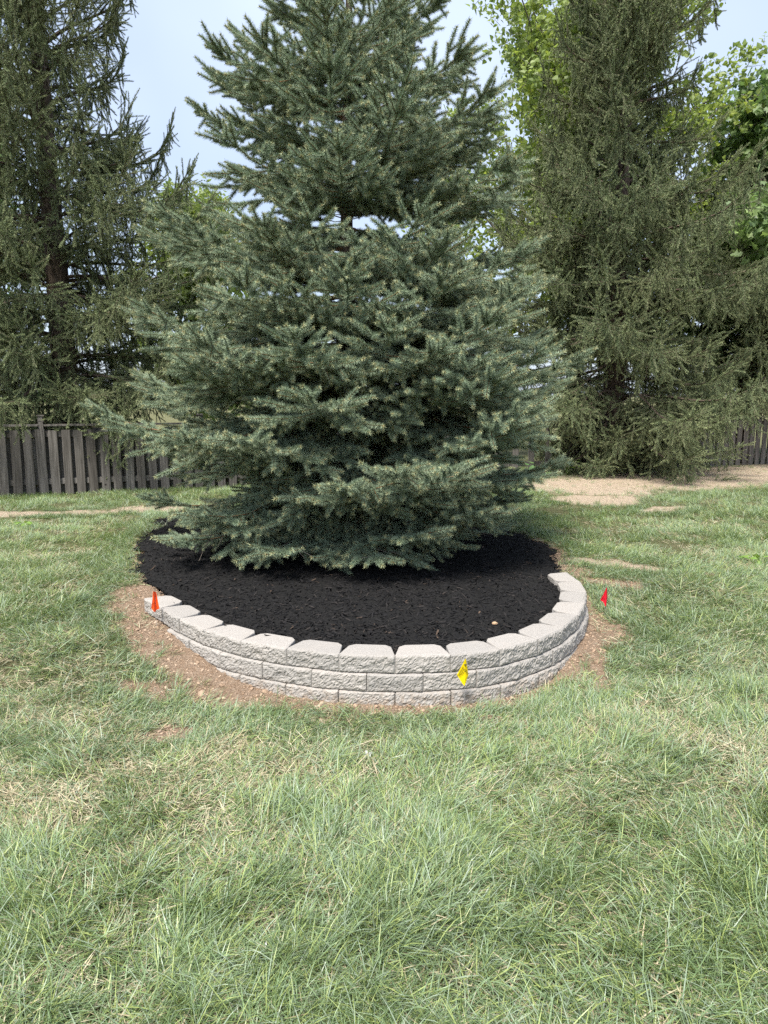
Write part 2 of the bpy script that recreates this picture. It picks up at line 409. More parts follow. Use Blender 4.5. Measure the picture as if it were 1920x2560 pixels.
def axis_coords(a, b, step, far, grow):
    mid = list(np.arange(a, b + 1e-6, step)); lo = []; hi = []; s = step; v = a
    while v > -far: s *= grow; v -= s; lo.append(v)
    s = step; v = b
    while v < far: s *= grow; v += s; hi.append(v)
    return np.array(lo[::-1] + mid + hi)
gx = axis_coords(-6.5, 8.5, 0.06, 1500, 1.35); gy = axis_coords(1.0, 12.5, 0.06, 1500, 1.35)
GX, GY = np.meshgrid(gx, gy)
GZ = ground_z(GX, GY)
mdist = mulch_d(GX, GY); wd = wall_dist(GX, GY)
GZ = np.where(mdist > 0.05, GZ - 0.12, GZ)
gverts = np.stack([GX.ravel(), GY.ravel(), GZ.ravel()], 1)
nx, ny = len(gx), len(gy)
ids = np.arange(nx * ny).reshape(ny, nx)
gf = np.stack([ids[:-1, :-1].ravel(), ids[:-1, 1:].ravel(), ids[1:, 1:].ravel(), ids[1:, :-1].ravel()], 1)
lawn = mesh_obj('lawn_ground', gverts.tolist(), gf.tolist(), M_LAWN, smooth=True)
tag(lawn, 'gently rising back yard ground with bare clay and sandy patches', 'ground', kind='structure')
for nm, fn in (('bare', bare_at), ('sand', sand_at)):
    a = lawn.data.attributes.new(nm, 'FLOAT', 'POINT')
    a.data.foreach_set('value', np.asarray(fn(GX, GY), dtype=np.float32).ravel())

def mulch_z(x, y):
    d = mulch_d(x, y); w = wall_dist(x, y)
    front = 0.235 + 0.035 * np.clip((-w - 0.1) / 0.9, 0, 1)
    back = ground_z(x, y) + 0.05 * np.clip(d / 0.15, 0, 1) - 0.02
    k = np.clip((y - 4.9) / 0.9, 0, 1)
    return front * (1 - k) + np.maximum(back, front) * k * 1.0 + 0.02 * (fbm(x * 7, y * 7, 3) - 0.5)
mxs = np.arange(-2.8, 1.9, 0.035); mys = np.arange(3.6, 9.0, 0.035)
MX, MY = np.meshgrid(mxs, mys); MZ = mulch_z(MX, MY); mk = mulch_d(MX, MY) > -0.02
vid = -np.ones(MX.shape, int); vid[mk] = np.arange(mk.sum())
q = np.stack([vid[:-1, :-1], vid[:-1, 1:], vid[1:, 1:], vid[1:, :-1]], -1).reshape(-1, 4); q = q[(q >= 0).all(1)]
mulch = mesh_obj('mulch_bed', np.stack([MX[mk], MY[mk], MZ[mk]], 1).tolist(), q.tolist(), M_MULCHBED, smooth=True)
tag(mulch, 'raised bed of black mulch inside the curved block wall', 'mulch bed', kind='structure')

# ------------------------------------------------------------------ retaining wall
wall = empty('retaining_wall', (0.0, 3.65, -0.03), 'curved dry-laid wall of pale concrete blocks around the black mulch', 'retaining wall')
BH = 0.1016
def make_block(a, b, z0, setb, seed):
    """block whose face runs from a to b; split rock face, tapering to the back"""
    a = np.array(a); b = np.array(b); d = b - a; Lw = np.linalg.norm(d); d = d / Lw; nrm = np.array([d[1], -d[0]])   # outwards
    if nrm @ (np.array([0, 5.13]) - (a + b) / 2) > 0: nrm = -nrm
    r = np.random.default_rng(seed)
    mid = (a + b) / 2 + nrm * (setb + r.uniform(-0.004, 0.004))
    w = Lw - 0.0014; dep = 0.172; bw = w * 0.66; h = BH - 0.0012
    tl = r.uniform(-0.012, 0.012)
    nxs, nzs = 35, 13; V = []; off = r.uniform(0, 200, 2)
    for k in range(nzs):
        for i in range(nxs):
            u = i / (nxs - 1); v = k / (nzs - 1)
            eu = min(u, 1 - u) * w; ev = min(v, 1 - v) * h
            e = min(eu, ev)
            bulge = 0.007 * (1 - math.exp(-e / 0.005))
            rough = 0.016 * (fbm(np.array(off[0] + u * w * 22), np.array(off[1] + v * h * 26), 3) - 0.5) + 0.006 * (r.random() - 0.5)
            edge = 0.3 + 0.7 * min(1, e / 0.012)
            y = bulge + rough * edge
            xx = (u - 0.5) * w; zz = v * h
            if 0 < i < nxs - 1: xx += r.uniform(-0.0025, 0.0025)
            if 0 < k < nzs - 1: zz += r.uniform(-0.0025, 0.0025)
            else: zz += (-1 if v == 1 else 1) * (0.0004 + 0.0016 * r.random()) * (1 if 0 < i < nxs - 1 else 2)
            V.append((xx, -y, zz))
    F = [(k * nxs + i, k * nxs + i + 1, (k + 1) * nxs + i + 1, (k + 1) * nxs + i) for k in range(nzs - 1) for i in range(nxs - 1)]
    nf = len(F)
    # body: chamfered top edge set a little behind the face
    o = len(V); c = 0.006
    def ring(zz, ins):
        return [(-w / 2 + ins, 0.014 + ins * 0, zz), (w / 2 - ins, 0.014 + ins * 0, zz), (bw / 2 + (0.02 - ins), dep - 0.03, zz), (bw / 2 - 0.014 - ins, dep - ins, zz), (-bw / 2 + 0.014 + ins, dep - ins, zz), (-bw / 2 - (0.02 - ins), dep - 0.03, zz)]
    for zz, ins in ((0.0, 0.0), (h - c, 0.0), (h - c * 0.25, c * 0.3), (h, c)): V += ring(zz, ins)
    for l in range(3):
        for k in range(1, 6):
            k2 = (k + 1) % 6; F.append((o + l * 6 + k, o + l * 6 + k2, o + (l + 1) * 6 + k2, o + (l + 1) * 6 + k))
    F.append(tuple(o + 18 + k for k in range(6))); F.append(tuple(o + k for k in range(5, -1, -1)))
    top = [(nzs - 1) * nxs + i for i in range(nxs)]
    F.append(tuple(top + [o + 19, o + 18]))               # strip from the rough edge to the flat top
    F.append(tuple([o, o + 1] + [i for i in range(nxs - 1, -1, -1)]))
    F.append(tuple([k * nxs for k in range(nzs)][::1] + [o + 18, o + 12, o + 6, o]))
    F.append(tuple([o + 1, o + 7, o + 13, o + 19] + [k * nxs + nxs - 1 for k in range(nzs - 1, -1, -1)]))
    me = bpy.data.meshes.new('block'); me.from_pydata(V, [], F); me.materials.append(M_BLOCK)
    me.polygons.foreach_set('use_smooth', np.zeros(len(F), dtype=bool)); me.update()
    ob = link(bpy.data.objects.new('block', me), wall)
    ang = math.atan2(d[1], d[0])
    ob.matrix_world = Matrix.Translation((mid[0], mid[1], z0)) @ Matrix.Rotation(ang, 4, 'Z') @ Matrix.Rotation(tl * 0.3, 4, 'Y')
    ob.matrix_parent_inverse = Matrix.Translation(wall.location).inverted()
    return ob
MIDS = [(JOINTS[i] + JOINTS[i + 1]) / 2 for i in range(len(JOINTS) - 1)]
MIDS = [m + 0.008 * (m - np.array([0, 5.13])) / np.linalg.norm(m - np.array([0, 5.13])) for m in MIDS]
for i in range(16): make_block(JOINTS[i], JOINTS[i + 1], 0.175, 0.0, 100 + i)
for i in range(1, 14): make_block(MIDS[i], MIDS[i + 1], 0.175 - BH, 0.010, 200 + i)
for i in range(3, 12): make_block(JOINTS[i], JOINTS[i + 1], 0.175 - 2 * BH, 0.022, 300 + i)

# ------------------------------------------------------------------ mulch chips, clay crumbs, grass (stuff)
def chip_protos(n=8):
    P = []
    for k in range(n):
        m = MB(); L = random.uniform(0.012, 0.042); w = random.uniform(0.004, 0.011); h = random.uniform(0.0015, 0.004)
        bend = random.uniform(-0.002, 0.002); vs = []
        for i, s in enumerate((-0.5, 0.0, 0.5)):
            ww = w * (1 if i == 1 else random.uniform(0.25, 0.8)); y0 = bend * (1 - abs(s) * 2)
            vs += [(s * L, y0 - ww / 2, 0), (s * L, y0 + ww / 2, random.uniform(0, 0.002)), (s * L, y0, h)]
        m.add(vs, [(0, 3, 5, 2), (1, 2, 5, 4), (3, 6, 8, 5), (4, 5, 8, 7), (0, 2, 1), (6, 7, 8)])
        P.append(m)
    return P
N = 46000
cx = rng.uniform(-2.7, 1.75, N); cy = 3.6 + 5.2 * rng.random(N) ** 1.5
d = mulch_d(cx, cy); keep = d > -0.03 * rng.random(N)
cx, cy = cx[keep], cy[keep]; n = len(cx)
cz = mulch_z(cx, cy) + rng.uniform(0, 0.008, n)
sp = 260; ux = rng.uniform(-1.7, 1.5, sp); uy = rng.uniform(3.7, 5.4, sp); uw = wall_dist(ux, uy); uk = (uw < -0.085) & (uw > -0.16) & ((ux < -1.0) | (uy > 4.7) | (rng.random(sp) < 0.25))
cx = np.r_[cx, ux[uk]]; cy = np.r_[cy, uy[uk]]; cz = np.r_[cz, np.full(uk.sum(), 0.2785)]; n = len(cx)
ob = scatter_obj('mulch_chips', chip_protos(), np.stack([cx, cy, cz], 1),
                 np.stack([rng.normal(0, 0.5, n), rng.normal(0, 0.4, n), rng.uniform(0, 2 * PI, n)], 1), (0.45 + 1.5 * rng.random((n, 1)) ** 2.2).repeat(3, 1), rng.integers(0, 8, n), [M_MULCH])
tag(ob, 'loose shreds of black mulch covering the bed', 'mulch', kind='stuff')

def clod_protos(n=6):
    P = []
    for k in range(n):
        bm = bmesh.new(); bmesh.ops.create_icosphere(bm, subdivisions=1, radius=0.01)
        m = MB(); sx, sy = random.uniform(0.7, 1.4), random.uniform(0.7, 1.2)
        vs = [(v.co.x * sx * random.uniform(0.7, 1.25), v.co.y * sy * random.uniform(0.7, 1.25), v.co.z * random.uniform(0.5, 0.9)) for v in bm.verts]
        m.add(vs, [[v.index for v in f.verts] for f in bm.faces]); bm.free(); P.append(m)
    return P
N = 170000
cx = rng.uniform(-4.0, 3.2, N); cy = rng.uniform(2.2, 7.2, N)
b = bare_at(cx, cy); d = mulch_d(cx, cy); w = wall_dist(cx, cy)
keep = (b > 0.3 + 0.5 * rng.random(N)) & (d < 0.0) & ((w > 0.0) | (cy > 4.85)) & (np.where(np.abs(w) < 0.2, w > 0.015, True))
cx, cy = cx[keep], cy[keep]; n = len(cx); s = 0.18 + 0.6 * rng.random(n) ** 3 + 1.3 * rng.random(n) ** 40
ob = scatter_obj('clay_crumbs', clod_protos(), np.stack([cx, cy, ground_z(cx, cy) + 0.002 * s], 1), rng.uniform(0, 6.3, (n, 3)) * [0.1, 0.1, 1], s[:, None].repeat(3, 1), rng.integers(0, 6, n), [M_CLOD])
tag(ob, 'crumbled reddish clay along the foot of the wall', 'soil', kind='stuff')

def blade(m, base, L, w, yaw, lean0, lean1, mi, tw=0.0):
    c, s = math.cos(yaw), math.sin(yaw); p = np.array(base, float); pts = []
    nseg = 3
    for i in range(nseg + 1):
        a = lean0 + (lean1 - lean0) * (i / nseg); pts.append(p.copy())
        p = p + (L / nseg) * np.array([c * math.sin(a), s * math.sin(a), math.cos(a)])
    sd = np.array([-s * math.cos(tw), c * math.cos(tw), math.sin(tw)]); vs = []
    for i, q in enumerate(pts[:-1]):
        ww = w * (0.8, 1.0, 0.75)[i] / 2; vs += [q - sd * ww, q + sd * ww]
    vs.append(pts[-1])
    m.add(vs, [(0, 1, 3, 2), (2, 3, 5, 4), (4, 5, 6)], mi)

def pick_blade(straw, yellow):
    if random.random() < straw: return 4
    return 3 if random.random() < yellow else random.choice((0, 0, 1, 2))
def tuft_protos(n, nb, Lr, spread, lean, straw, yellow=0.18, disc=None, yawsd=0.75, comb=0.75):
    P = []
    for k in range(n):
        m = MB()
        for j in range(nb):
            L = random.uniform(*Lr); mi = pick_blade(straw, yellow); st = mi == 4
            if disc:
                rr = disc * min(1.5, abs(random.gauss(0, 0.62))); aa = random.uniform(0, 2 * PI); bx, by = rr * math.cos(aa), rr * math.sin(aa)
                swirl = 1.1 * (float(vnoise(np.array(bx * 9 + k * 13.7), np.array(by * 9 + 5.1))) - 0.5) * 2
            else: bx, by, swirl = random.gauss(0, spread), random.gauss(0, spread), 0
            yaw = swirl + random.gauss(0, yawsd) if random.random() < comb else random.uniform(-PI, PI)
            l0 = abs(random.gauss(lean[0], 0.33)); l1 = l0 + random.uniform(lean[1] * 0.2, lean[1] * 1.4)
            if st: l0 = random.uniform(1.0, 1.5); l1 = l0 + random.uniform(-0.1, 0.3)
            blade(m, (bx, by, random.uniform(-0.004, 0.012)), L * (0.8 if st else 1), random.uniform(0.0018, 0.0039), yaw, l0, min(l1, 1.8), mi, random.gauss(0, 0.5))
        P.append(m)
    return P
GRASS_MATS = [M_GRASS, M_GRASSB, M_GRASSD, M_GRASSY, M_STRAW]
def dryness(x, y):
    """0 lush .. 1 dry; the trodden lawn just before the wall is driest"""
    band = np.exp(-((y - 3.05 - 0.08 * x) / 0.6) ** 2) * np.clip(0.95 - 0.3 * x, 0.25, 1.35)
    side = 0.5 * np.exp(-((x + 2.2) / 1.0) ** 2) * np.exp(-((y - 4.3) / 0.8) ** 2)
    return np.clip(0.22 + 0.7 * band + side + 2.4 * (fbm(x * 1.6, y * 1.6 + 7, 4) - 0.5), 0, 1)
def barest(x, y, r):
    b = np.maximum(bare_at(x, y), sand_at(x, y))
    for k in range(6):
        xx = x + r * math.cos(k * PI / 3); yy = y + r * math.sin(k * PI / 3); b = np.maximum(b, np.maximum(bare_at(xx, yy), sand_at(xx, yy)))
    return b
def grass_layer(name, label, N, box, protos, dens_fn, sc, patch):
    """patch: wide clumps well inside the lawn; otherwise small tufts, only where the wide clumps would spill on to bare ground"""
    x = rng.uniform(box[0], box[1], N); y = rng.uniform(box[2], box[3], N)
    keep = np.abs(x) < 0.66 * y + 0.9; x, y = x[keep], y[keep]
    w = wall_dist(x, y); md = mulch_d(x, y); b = np.maximum(bare_at(x, y), sand_at(x, y)); bb = barest(x, y, 0.17)
    inner = (bb < 0.35) & (md < -0.25) & ((w > 0.45) | (y > 6.2))
    pr = dens_fn(x, y)
    ok = rng.random(len(x)) < pr
    if patch is True: ok &= inner
    else:
        ok &= (rng.random(len(x)) < np.clip(1.15 - 1.5 * b, 0.3 if patch is None else 0.02, 1)) & (md < -0.02) & ((w > 0.035) | (y > 5.6) | (w < -0.25))
        if patch is False: ok &= ~inner & ((np.abs(w) > 0.11) | (y > 4.6) | (rng.random(len(x)) < 0.15))
    x, y = x[ok], y[ok]; n = len(x)
    ang = 2 * PI * 1.6 * fbm(x * 0.8 + 11, y * 0.8 + 3, 2) + rng.normal(0, 0.7, n)
    s = sc * rng.uniform(0.8, 1.2, n) * (0.8 + 0.4 * fbm(x * 1.7, y * 1.7 + 30, 3))
    ob = scatter_obj(name, protos, np.stack([x, y, ground_z(x, y) - 0.004], 1), np.stack([rng.normal(0, 0.06, n), rng.normal(0, 0.06, n), ang], 1),
                     np.stack([s, s, s * rng.uniform(0.7, 1.15, n)], 1), rng.integers(0, len(protos), n), GRASS_MATS)
    return tag(ob, label, 'grass', kind='stuff')
random.seed(11)
lush_p = tuft_protos(10, 300, (0.06, 0.16), 0, (0.85, 0.75), 0.07, 0.22, 0.15)
flat_p = tuft_protos(10, 260, (0.05, 0.14), 0, (1.2, 0.35), 0.30, 0.2, 0.15, 0.9, 0.5)
dry_p = tuft_protos(8, 200, (0.04, 0.10), 0, (1.25, 0.3), 0.7, 0.25, 0.15, 1.0, 0.4)
far_p = tuft_protos(10, 230, (0.05, 0.11), 0, (0.8, 0.7), 0.10, 0.25, 0.18)
lush = tuft_protos(10, 24, (0.05, 0.115), 0.024, (0.85, 0.7), 0.14)
flat = tuft_protos(10, 24, (0.05, 0.12), 0.032, (1.2, 0.4), 0.26)
dry = tuft_protos(8, 22, (0.04, 0.09), 0.032, (1.25, 0.3), 0.75)
L_ = lambda x, y: 0.08 + 0.9 * (1 - dryness(x, y)) ** 1.3 * np.clip(0.3 + (2.75 - y) * 0.8, 0.15, 1)
grass_layer('lawn_grass', 'long combed green grass of the lawn', 3400, (-4, 4, 1.1, 5.0), lush_p, L_, 1.0, True)
grass_layer('flattened_grass', 'trodden green grass lying flat on the lawn', 4200, (-5, 5, 1.1, 6.0), flat_p, lambda x, y: 1.0 - 0.7 * dryness(x, y), 1.0, True)
grass_layer('dry_grass', 'pale dry grass blades among the green lawn', 5600, (-5, 5, 1.1, 6.5), dry_p, lambda x, y: 0.06 + 0.95 * dryness(x, y) ** 1.3, 1.0, True)
grass_layer('far_grass', 'green grass on the rise beside and behind the bed', 6500, (-9, 10.5, 4.6, 14.5), far_p, lambda x, y: 0.6 + 0.4 * (1 - dryness(x, y)), 0.9, True)
grass_layer('edge_grass', 'green tufts along the edges of the bare clay and mulch', 42000, (-4.2, 4, 2.2, 9), lush, lambda x, y: 0.8 + 0 * x, 0.8, False)
grass_layer('far_edge_grass', 'green tufts standing in and around the sandy strip', 34000, (-7, 10.5, 8, 14.8), lush, lambda x, y: 0.5 + 0 * x, 0.9, False)
grass_layer('edge_flat_grass', 'flattened tufts along the edges of the bare clay', 22000, (-4, 4, 2.2, 7), flat, lambda x, y: 0.8 + 0 * x, 0.9, False)
grass_layer('stray_dry_grass', 'scattered dry tufts over the lawn and the bare clay', 9000, (-5, 5, 2.0, 8), dry, lambda x, y: 0.3 + 0.6 * dryness(x, y), 1.0, None)

x = rng.uniform(-6, 10.5, 6000); y = rng.uniform(7.5, 14.6, 6000); k = (sand_at(x, y) > 0.35) & (np.abs(x) < 0.66 * y + 0.9); x, y = x[k], y[k]; n = len(x)
ob = scatter_obj('sand_litter', dry, np.stack([x, y, ground_z(x, y) - 0.003], 1), np.stack([rng.normal(0, 0.1, n), rng.normal(0, 0.1, n), rng.uniform(0, 6.3, n)], 1), rng.uniform(0.4, 0.8, (n, 1)).repeat(3, 1), rng.integers(0, 8, n), GRASS_MATS)
tag(ob, 'dry clippings and fallen needles littering the sandy strip', 'litter', kind='stuff')

# ------------------------------------------------------------------ spruces
def shoot_proto(L, nn, nl, nw, mats, droop=0.0, fwd=0.65, tip=0.1, bud=True):
    """needle-clad shoot along +Z; mats: (stem, needle, tip needle, bud)"""
    m = MB(); ph = random.uniform(0, 6.3)
    bx, by = random.uniform(-0.12, 0.12), random.uniform(-0.12, 0.12)
    def at(s): return np.array([bx * s * s * L, by * s * s * L, s * L])
    m.tube([at(0), at(0.5), at(1)], [0.0042, 0.0034, 0.0026], 3, mats[0])
    for i in range(nn):
        s = (i + random.random()) / nn; p = at(s); ph += 2.39996 + random.uniform(-0.3, 0.3)
        rad = np.array([math.cos(ph), math.sin(ph), 0]); f = fwd * random.uniform(0.7, 1.3) + (0.5 if s > 0.93 else 0)
        d = rad + np.array([0, 0, f]); d /= np.linalg.norm(d)
        ln = nl * random.uniform(0.75, 1.15) * (1 - 0.25 * s)
        sd = np.cross(d, np.array([math.sin(ph * 3.1), math.cos(ph * 1.7), 0.4])); sd /= np.linalg.norm(sd) + 1e-9
        e = p + d * ln
        m.add([p - sd * nw * 0.5, p + sd * nw * 0.5, e], [(0, 1, 2)], mats[2] if s > 1 - tip and random.random() < 0.8 else mats[1])
    if bud:
        p = at(1.0); r = 0.0048
        m.add([p + (r, 0, 0), p + (-r * .5, r * .87, 0), p + (-r * .5, -r * .87, 0), p + (0, 0, 0.009)], [(0, 1, 3), (1, 2, 3), (2, 0, 3)], mats[3])
    return m

def rot_axis(v, k, a):
    k = k / np.linalg.norm(k)
    return v * math.cos(a) + np.cross(k, v) * math.sin(a) + k * (k @ v) * (1 - math.cos(a))

BLUE_PROTOS = [shoot_proto(0.18, 250, 0.040, 0.0042, (0, 1, 2, 3), tip=0.13) for _ in range(5)]
UP = np.array([0, 0, 1.0])
def blue_bough(parent, origin, z0, az, L, e0, droop, tip_up, width=1.0, dead=0.0, inner=0.36):
    """flat, fan-like bough: axis, paired laterals, needle-clad shoots on the outer part"""
    base = MB(); P = []; D = []; S = []
    hd = np.array([math.cos(az), math.sin(az), 0.0]); nseg = 16; ds = L / nseg
    p = np.array([0, 0, z0]) + hd * 0.05; pts = [p.copy()]; tans = []
    azj = 0.0
    for i in range(nseg):
        s = i / nseg; azj += random.gauss(0, 0.03)
        el = e0 - droop * math.sin(min(1, s * 1.25) * PI) + tip_up * max(0, s - 0.55) ** 1.3 * 2
        h = rot_axis(hd, UP, azj); tn = h * math.cos(el) + UP * math.sin(el)
        tans.append(tn); p = p + tn * ds; pts.append(p.copy())
    tans.append(tans[-1])
    base.tube(pts[::2], [max(0.0035, 0.017 * (L / 1.8) * (1 - k / (nseg / 2)) ** 0.8) for k in range(len(pts[::2]))], 4, 0)
    def clad(a, d, ln, s=1.0):
        P.append(a); D.append(d); S.append(s * ln / 0.18)
    pos = 0.16 * L; side = 1
    while pos < L:
        k = pos / ds; i = min(int(k), nseg - 1); f = k - i
        q = pts[i] * (1 - f) + pts[i + 1] * f; tn = tans[i]
        sdv = np.cross(tn, UP); sdv /= np.linalg.norm(sdv); nv = np.cross(sdv, tn)
        rem = L - pos
        for sgn in (1, -1):
            if random.random() < 0.06: continue
            ll = min(0.62, 0.10 + 0.52 * rem) * random.uniform(0.7, 1.12) * width
            if pos < 0.3 * L: ll *= 0.5 + pos / L
            ang = math.radians(random.uniform(42, 60) if rem > 0.25 else random.uniform(30, 48))
            d = rot_axis(tn, nv, -sgn * ang); d = d + UP * random.gauss(-0.10, 0.07); d /= np.linalg.norm(d)
            n = max(1, int(round(ll / 0.125))); r = q.copy(); lp = [r.copy()]
            ldead = random.random() < dead
            for j in range(n):
                t = (j + 1) / n
                d2 = d + UP * (-0.10 + 0.30 * t * t + random.gauss(0, 0.06)) + tn * 0.12 * t; d2 /= np.linalg.norm(d2)
                st = ll / n
                nxt = r + d2 * st
                green = (pos + 0.75 * ll * t) / L > inner + random.gauss(0, 0.06)
                if green and not ldead:
                    clad(r, d2, max(0.14, st * 1.3))
                    sv = np.cross(d2, UP); sv /= np.linalg.norm(sv) + 1e-9; nn2 = np.cross(sv, d2)
                    if j > 0 or n == 1:
                        for s2 in (1, -1):
                            if random.random() < 0.12: continue
                            sl = random.uniform(0.12, 0.20) * (1.0 if t < 0.9 else 0.8)
                            d3 = rot_axis(d2, nn2, s2 * math.radians(random.uniform(32, 58)))
                            d3 = d3 + UP * random.gauss(-0.06, 0.17); clad(r + d2 * st * random.uniform(0.1, 0.7), d3, sl)
                        if random.random() < 0.3:
                            clad(r + d2 * st * 0.5, d2 * 0.6 - UP * random.uniform(0.3, 0.9) + tn * random.uniform(-.2, .4), random.uniform(0.11, 0.17))
                        if random.random() < 0.16:
                            clad(r + d2 * st * 0.5, d2 * 0.8 + UP * random.uniform(0.3, 0.8), random.uniform(0.11, 0.17))
                elif random.random() < 0.6:
                    d4 = d2 + np.array([random.gauss(0, .6), random.gauss(0, .6), random.gauss(-.2, .4)])
                    base.tube([r, r + d4 * random.uniform(0.04, 0.14)], [0.0022, 0.001], 3, 4, False)
                r = nxt; lp.append(r.copy())
            if not ldead: clad(r, d2, random.uniform(0.13, 0.21))
            base.tube(lp, [max(0.0016, 0.0050 * (1 - k / len(lp))) for k in range(len(lp))], 3, 0 if not ldead else 4, False)
        if pos > 0.3 * L: clad(q, tn, 0.16)
        pos += random.uniform(0.10, 0.145)
    clad(pts[-1], tans[-1], 0.22); clad(pts[-1], rot_axis(tans[-1], nv, 0.6), 0.17); clad(pts[-1], rot_axis(tans[-1], nv, -0.6), 0.17)
    n = len(P); D = np.array(D)
    bo = base.obj('bough', [M_SHOOT, M_BLUE, M_BLUETIP, M_BUD, M_GREYTWIG], parent)
    nd = scatter_obj('needles', BLUE_PROTOS, np.array(P), euler_along(D, rng.uniform(0, 6.3, n)), np.stack([0.80 + 0.28 * np.array(S)] * 2 + [np.array(S)], 1),
                     rng.integers(0, len(BLUE_PROTOS), n), [M_SHOOT, M_BLUE, M_BLUETIP, M_BUD], bo)
    tag(nd, kind='stuff'); return bo

TX, TY = -0.33, 7.0
tz = float(ground_z(np.array(TX), np.array(TY)))
blue = empty('blue_spruce', (TX, TY, tz), 'silvery blue-green spruce with fan-like boughs standing in the black mulch bed', 'spruce tree')
def wobble_trunk(h, r0, r1=0.015, n=14, flare=1.25):
    m = MB(); pts = []; rad = []
    for i in range(n + 1):
        s = i / n; pts.append((0.02 * math.sin(s * 9), 0.02 * math.cos(s * 7), -0.1 + s * (h + 0.1)))
        rad.append((r0 * (1 - s) + r1 * s) * (flare if i == 0 else 1))
    m.tube(pts, rad, 9, 0); return m
wobble_trunk(6.3 - tz, 0.10).obj('trunk', M_BARK, blue, True)
RP_BLUE = [(0.1, 1.5), (0.35, 1.72), (0.65, 1.86), (1.0, 2.0), (1.65, 2.02), (2.2, 1.88), (3.1, 1.64), (4.15, 1.22), (5.0, 0.74), (5.7, 0.38), (6.2, 0.08)]
EL_BLUE = [(0.2, -14), (0.7, -7), (1.2, -4), (2.0, 1), (3.0, 6), (4.0, 12), (5.0, 21), (6.0, 40)]
def bough_to(az, zt, Rf, width=1.0, dead=0.0, dz=0.0, inner=0.34):
    R = interp(zt, RP_BLUE) * Rf; e = math.radians(float(interp(zt, EL_BLUE)) + random.gauss(0, 3))
    L = R / math.cos(e) * 1.03; droop = 0.22 * (1 if zt < 3 else 0.6); up = 0.45 if zt < 0.5 else (0.7 if zt < 3 else 0.45)
    rise = R * math.tan(e) - droop * R * 0.55 + up * R * 0.09
    z0 = max(0.12, zt - rise) - tz + dz
    blue_bough(blue, None, z0, az, L, e, droop, up, width, dead, inner)
# boughs whose tips the photograph shows on the camera's side, by pixel
HERO = [(786, 199), (937, 241), (1021, 314), (858, 392), (786, 573), (967, 555), (545, 205), (581, 362), (930, 36), (1100, 150), (1160, 241), (1232, 434), (800, 60), (690, 120),
        (545, 735), (732, 736), (925, 724), (1130, 736), (967, 851), (822, 905), (1035, 899), (460, 941), (738, 1013), (1268, 971), (1310, 1044), (1214, 1086), (300, 1052), (430, 1110), (641, 1122),
        (919, 1200), (1130, 1190), (792, 1240), (1003, 1357), (520, 1363), (671, 1387), (919, 1400), (1090, 640), (640, 600), (1250, 650), (470, 560), (1180, 830), (700, 870), (510, 1300), (1250, 1220), (1190, 1300), (1200, 930), (1290, 900), (430, 800), (1300, 780), (560, 880)]
for px, py in HERO:
    zt = 2.0; phi = 0.0
    for _ in range(25):
        R = float(interp(zt, RP_BLUE))
        Yt = TY - R * math.cos(phi)
        u = (px - 960) / FPX; v = (py - 1280) / FPX
        fy = math.cos(PITCH) - v * math.sin(PITCH); fz = -math.sin(PITCH) - v * math.cos(PITCH)
        X = u * Yt / fy; zt = CAM_Z + fz * Yt / fy
        zt = min(max(zt, 0.12), 6.2)
        phi = math.asin(max(-1, min(1, (X - TX) / max(R, 0.1))))
    Rf = 1.0
    if (px, py) == (300, 1052): Rf = 1.08
    low = zt < 0.6
    bough_to(-PI / 2 + phi, zt, Rf * random.uniform(0.97, 1.05), 1.25, 0.18 if low else 0.0)
# the rest of the crown, whorl by whorl
for z in (0.28, 0.62, 1.0, 1.38, 1.8, 2.22, 2.65, 3.05, 3.45, 3.85, 4.2, 4.55, 4.9, 5.2, 5.5, 5.8, 6.05):
    R = float(interp(z, RP_BLUE)); nb_ = 8 if z < 4.5 else 6
    a0 = random.uniform(0, 6.3)
    for k in range(nb_):
        az = a0 + 2 * PI * k / nb_ + random.gauss(0, 0.15)
        front = math.cos(az + PI / 2) > 0.35
        if front and random.random() < 0.35: continue
        bough_to(az, z + random.gauss(0, 0.045), random.uniform(0.36, 0.62) if front else random.uniform(0.85, 1.04), 1.0, 0.3 if z < 0.7 else 0.0, inner=0.2)
# bare grey twigs low inside the crown
m = MB()
for k in range(260):
    az = random.uniform(-PI, PI) if k % 3 else random.uniform(-2.6, -1.2); r0 = random.uniform(0.1, 0.9); zz = random.uniform(0.05, 1.3)
    p = np.array([r0 * math.cos(az), r0 * math.sin(az), zz]); pl = [p]; d = np.array([math.cos(az), math.sin(az), random.gauss(-0.1, 0.25)])
    for j in range(4):
        d = d + np.array([random.gauss(0, .35), random.gauss(0, .35), random.gauss(0, .3)]); d /= np.linalg.norm(d); pl.append(pl[-1] + d * random.uniform(0.08, 0.16))
    m.tube(pl, [0.004, 0.003, 0.0025, 0.002, 0.0012], 3, 0, False)
tag(m.obj('dead_twigs', M_GREYTWIG, blue), 'tangle of bare grey-brown twigs low inside the crown', kind='stuff')

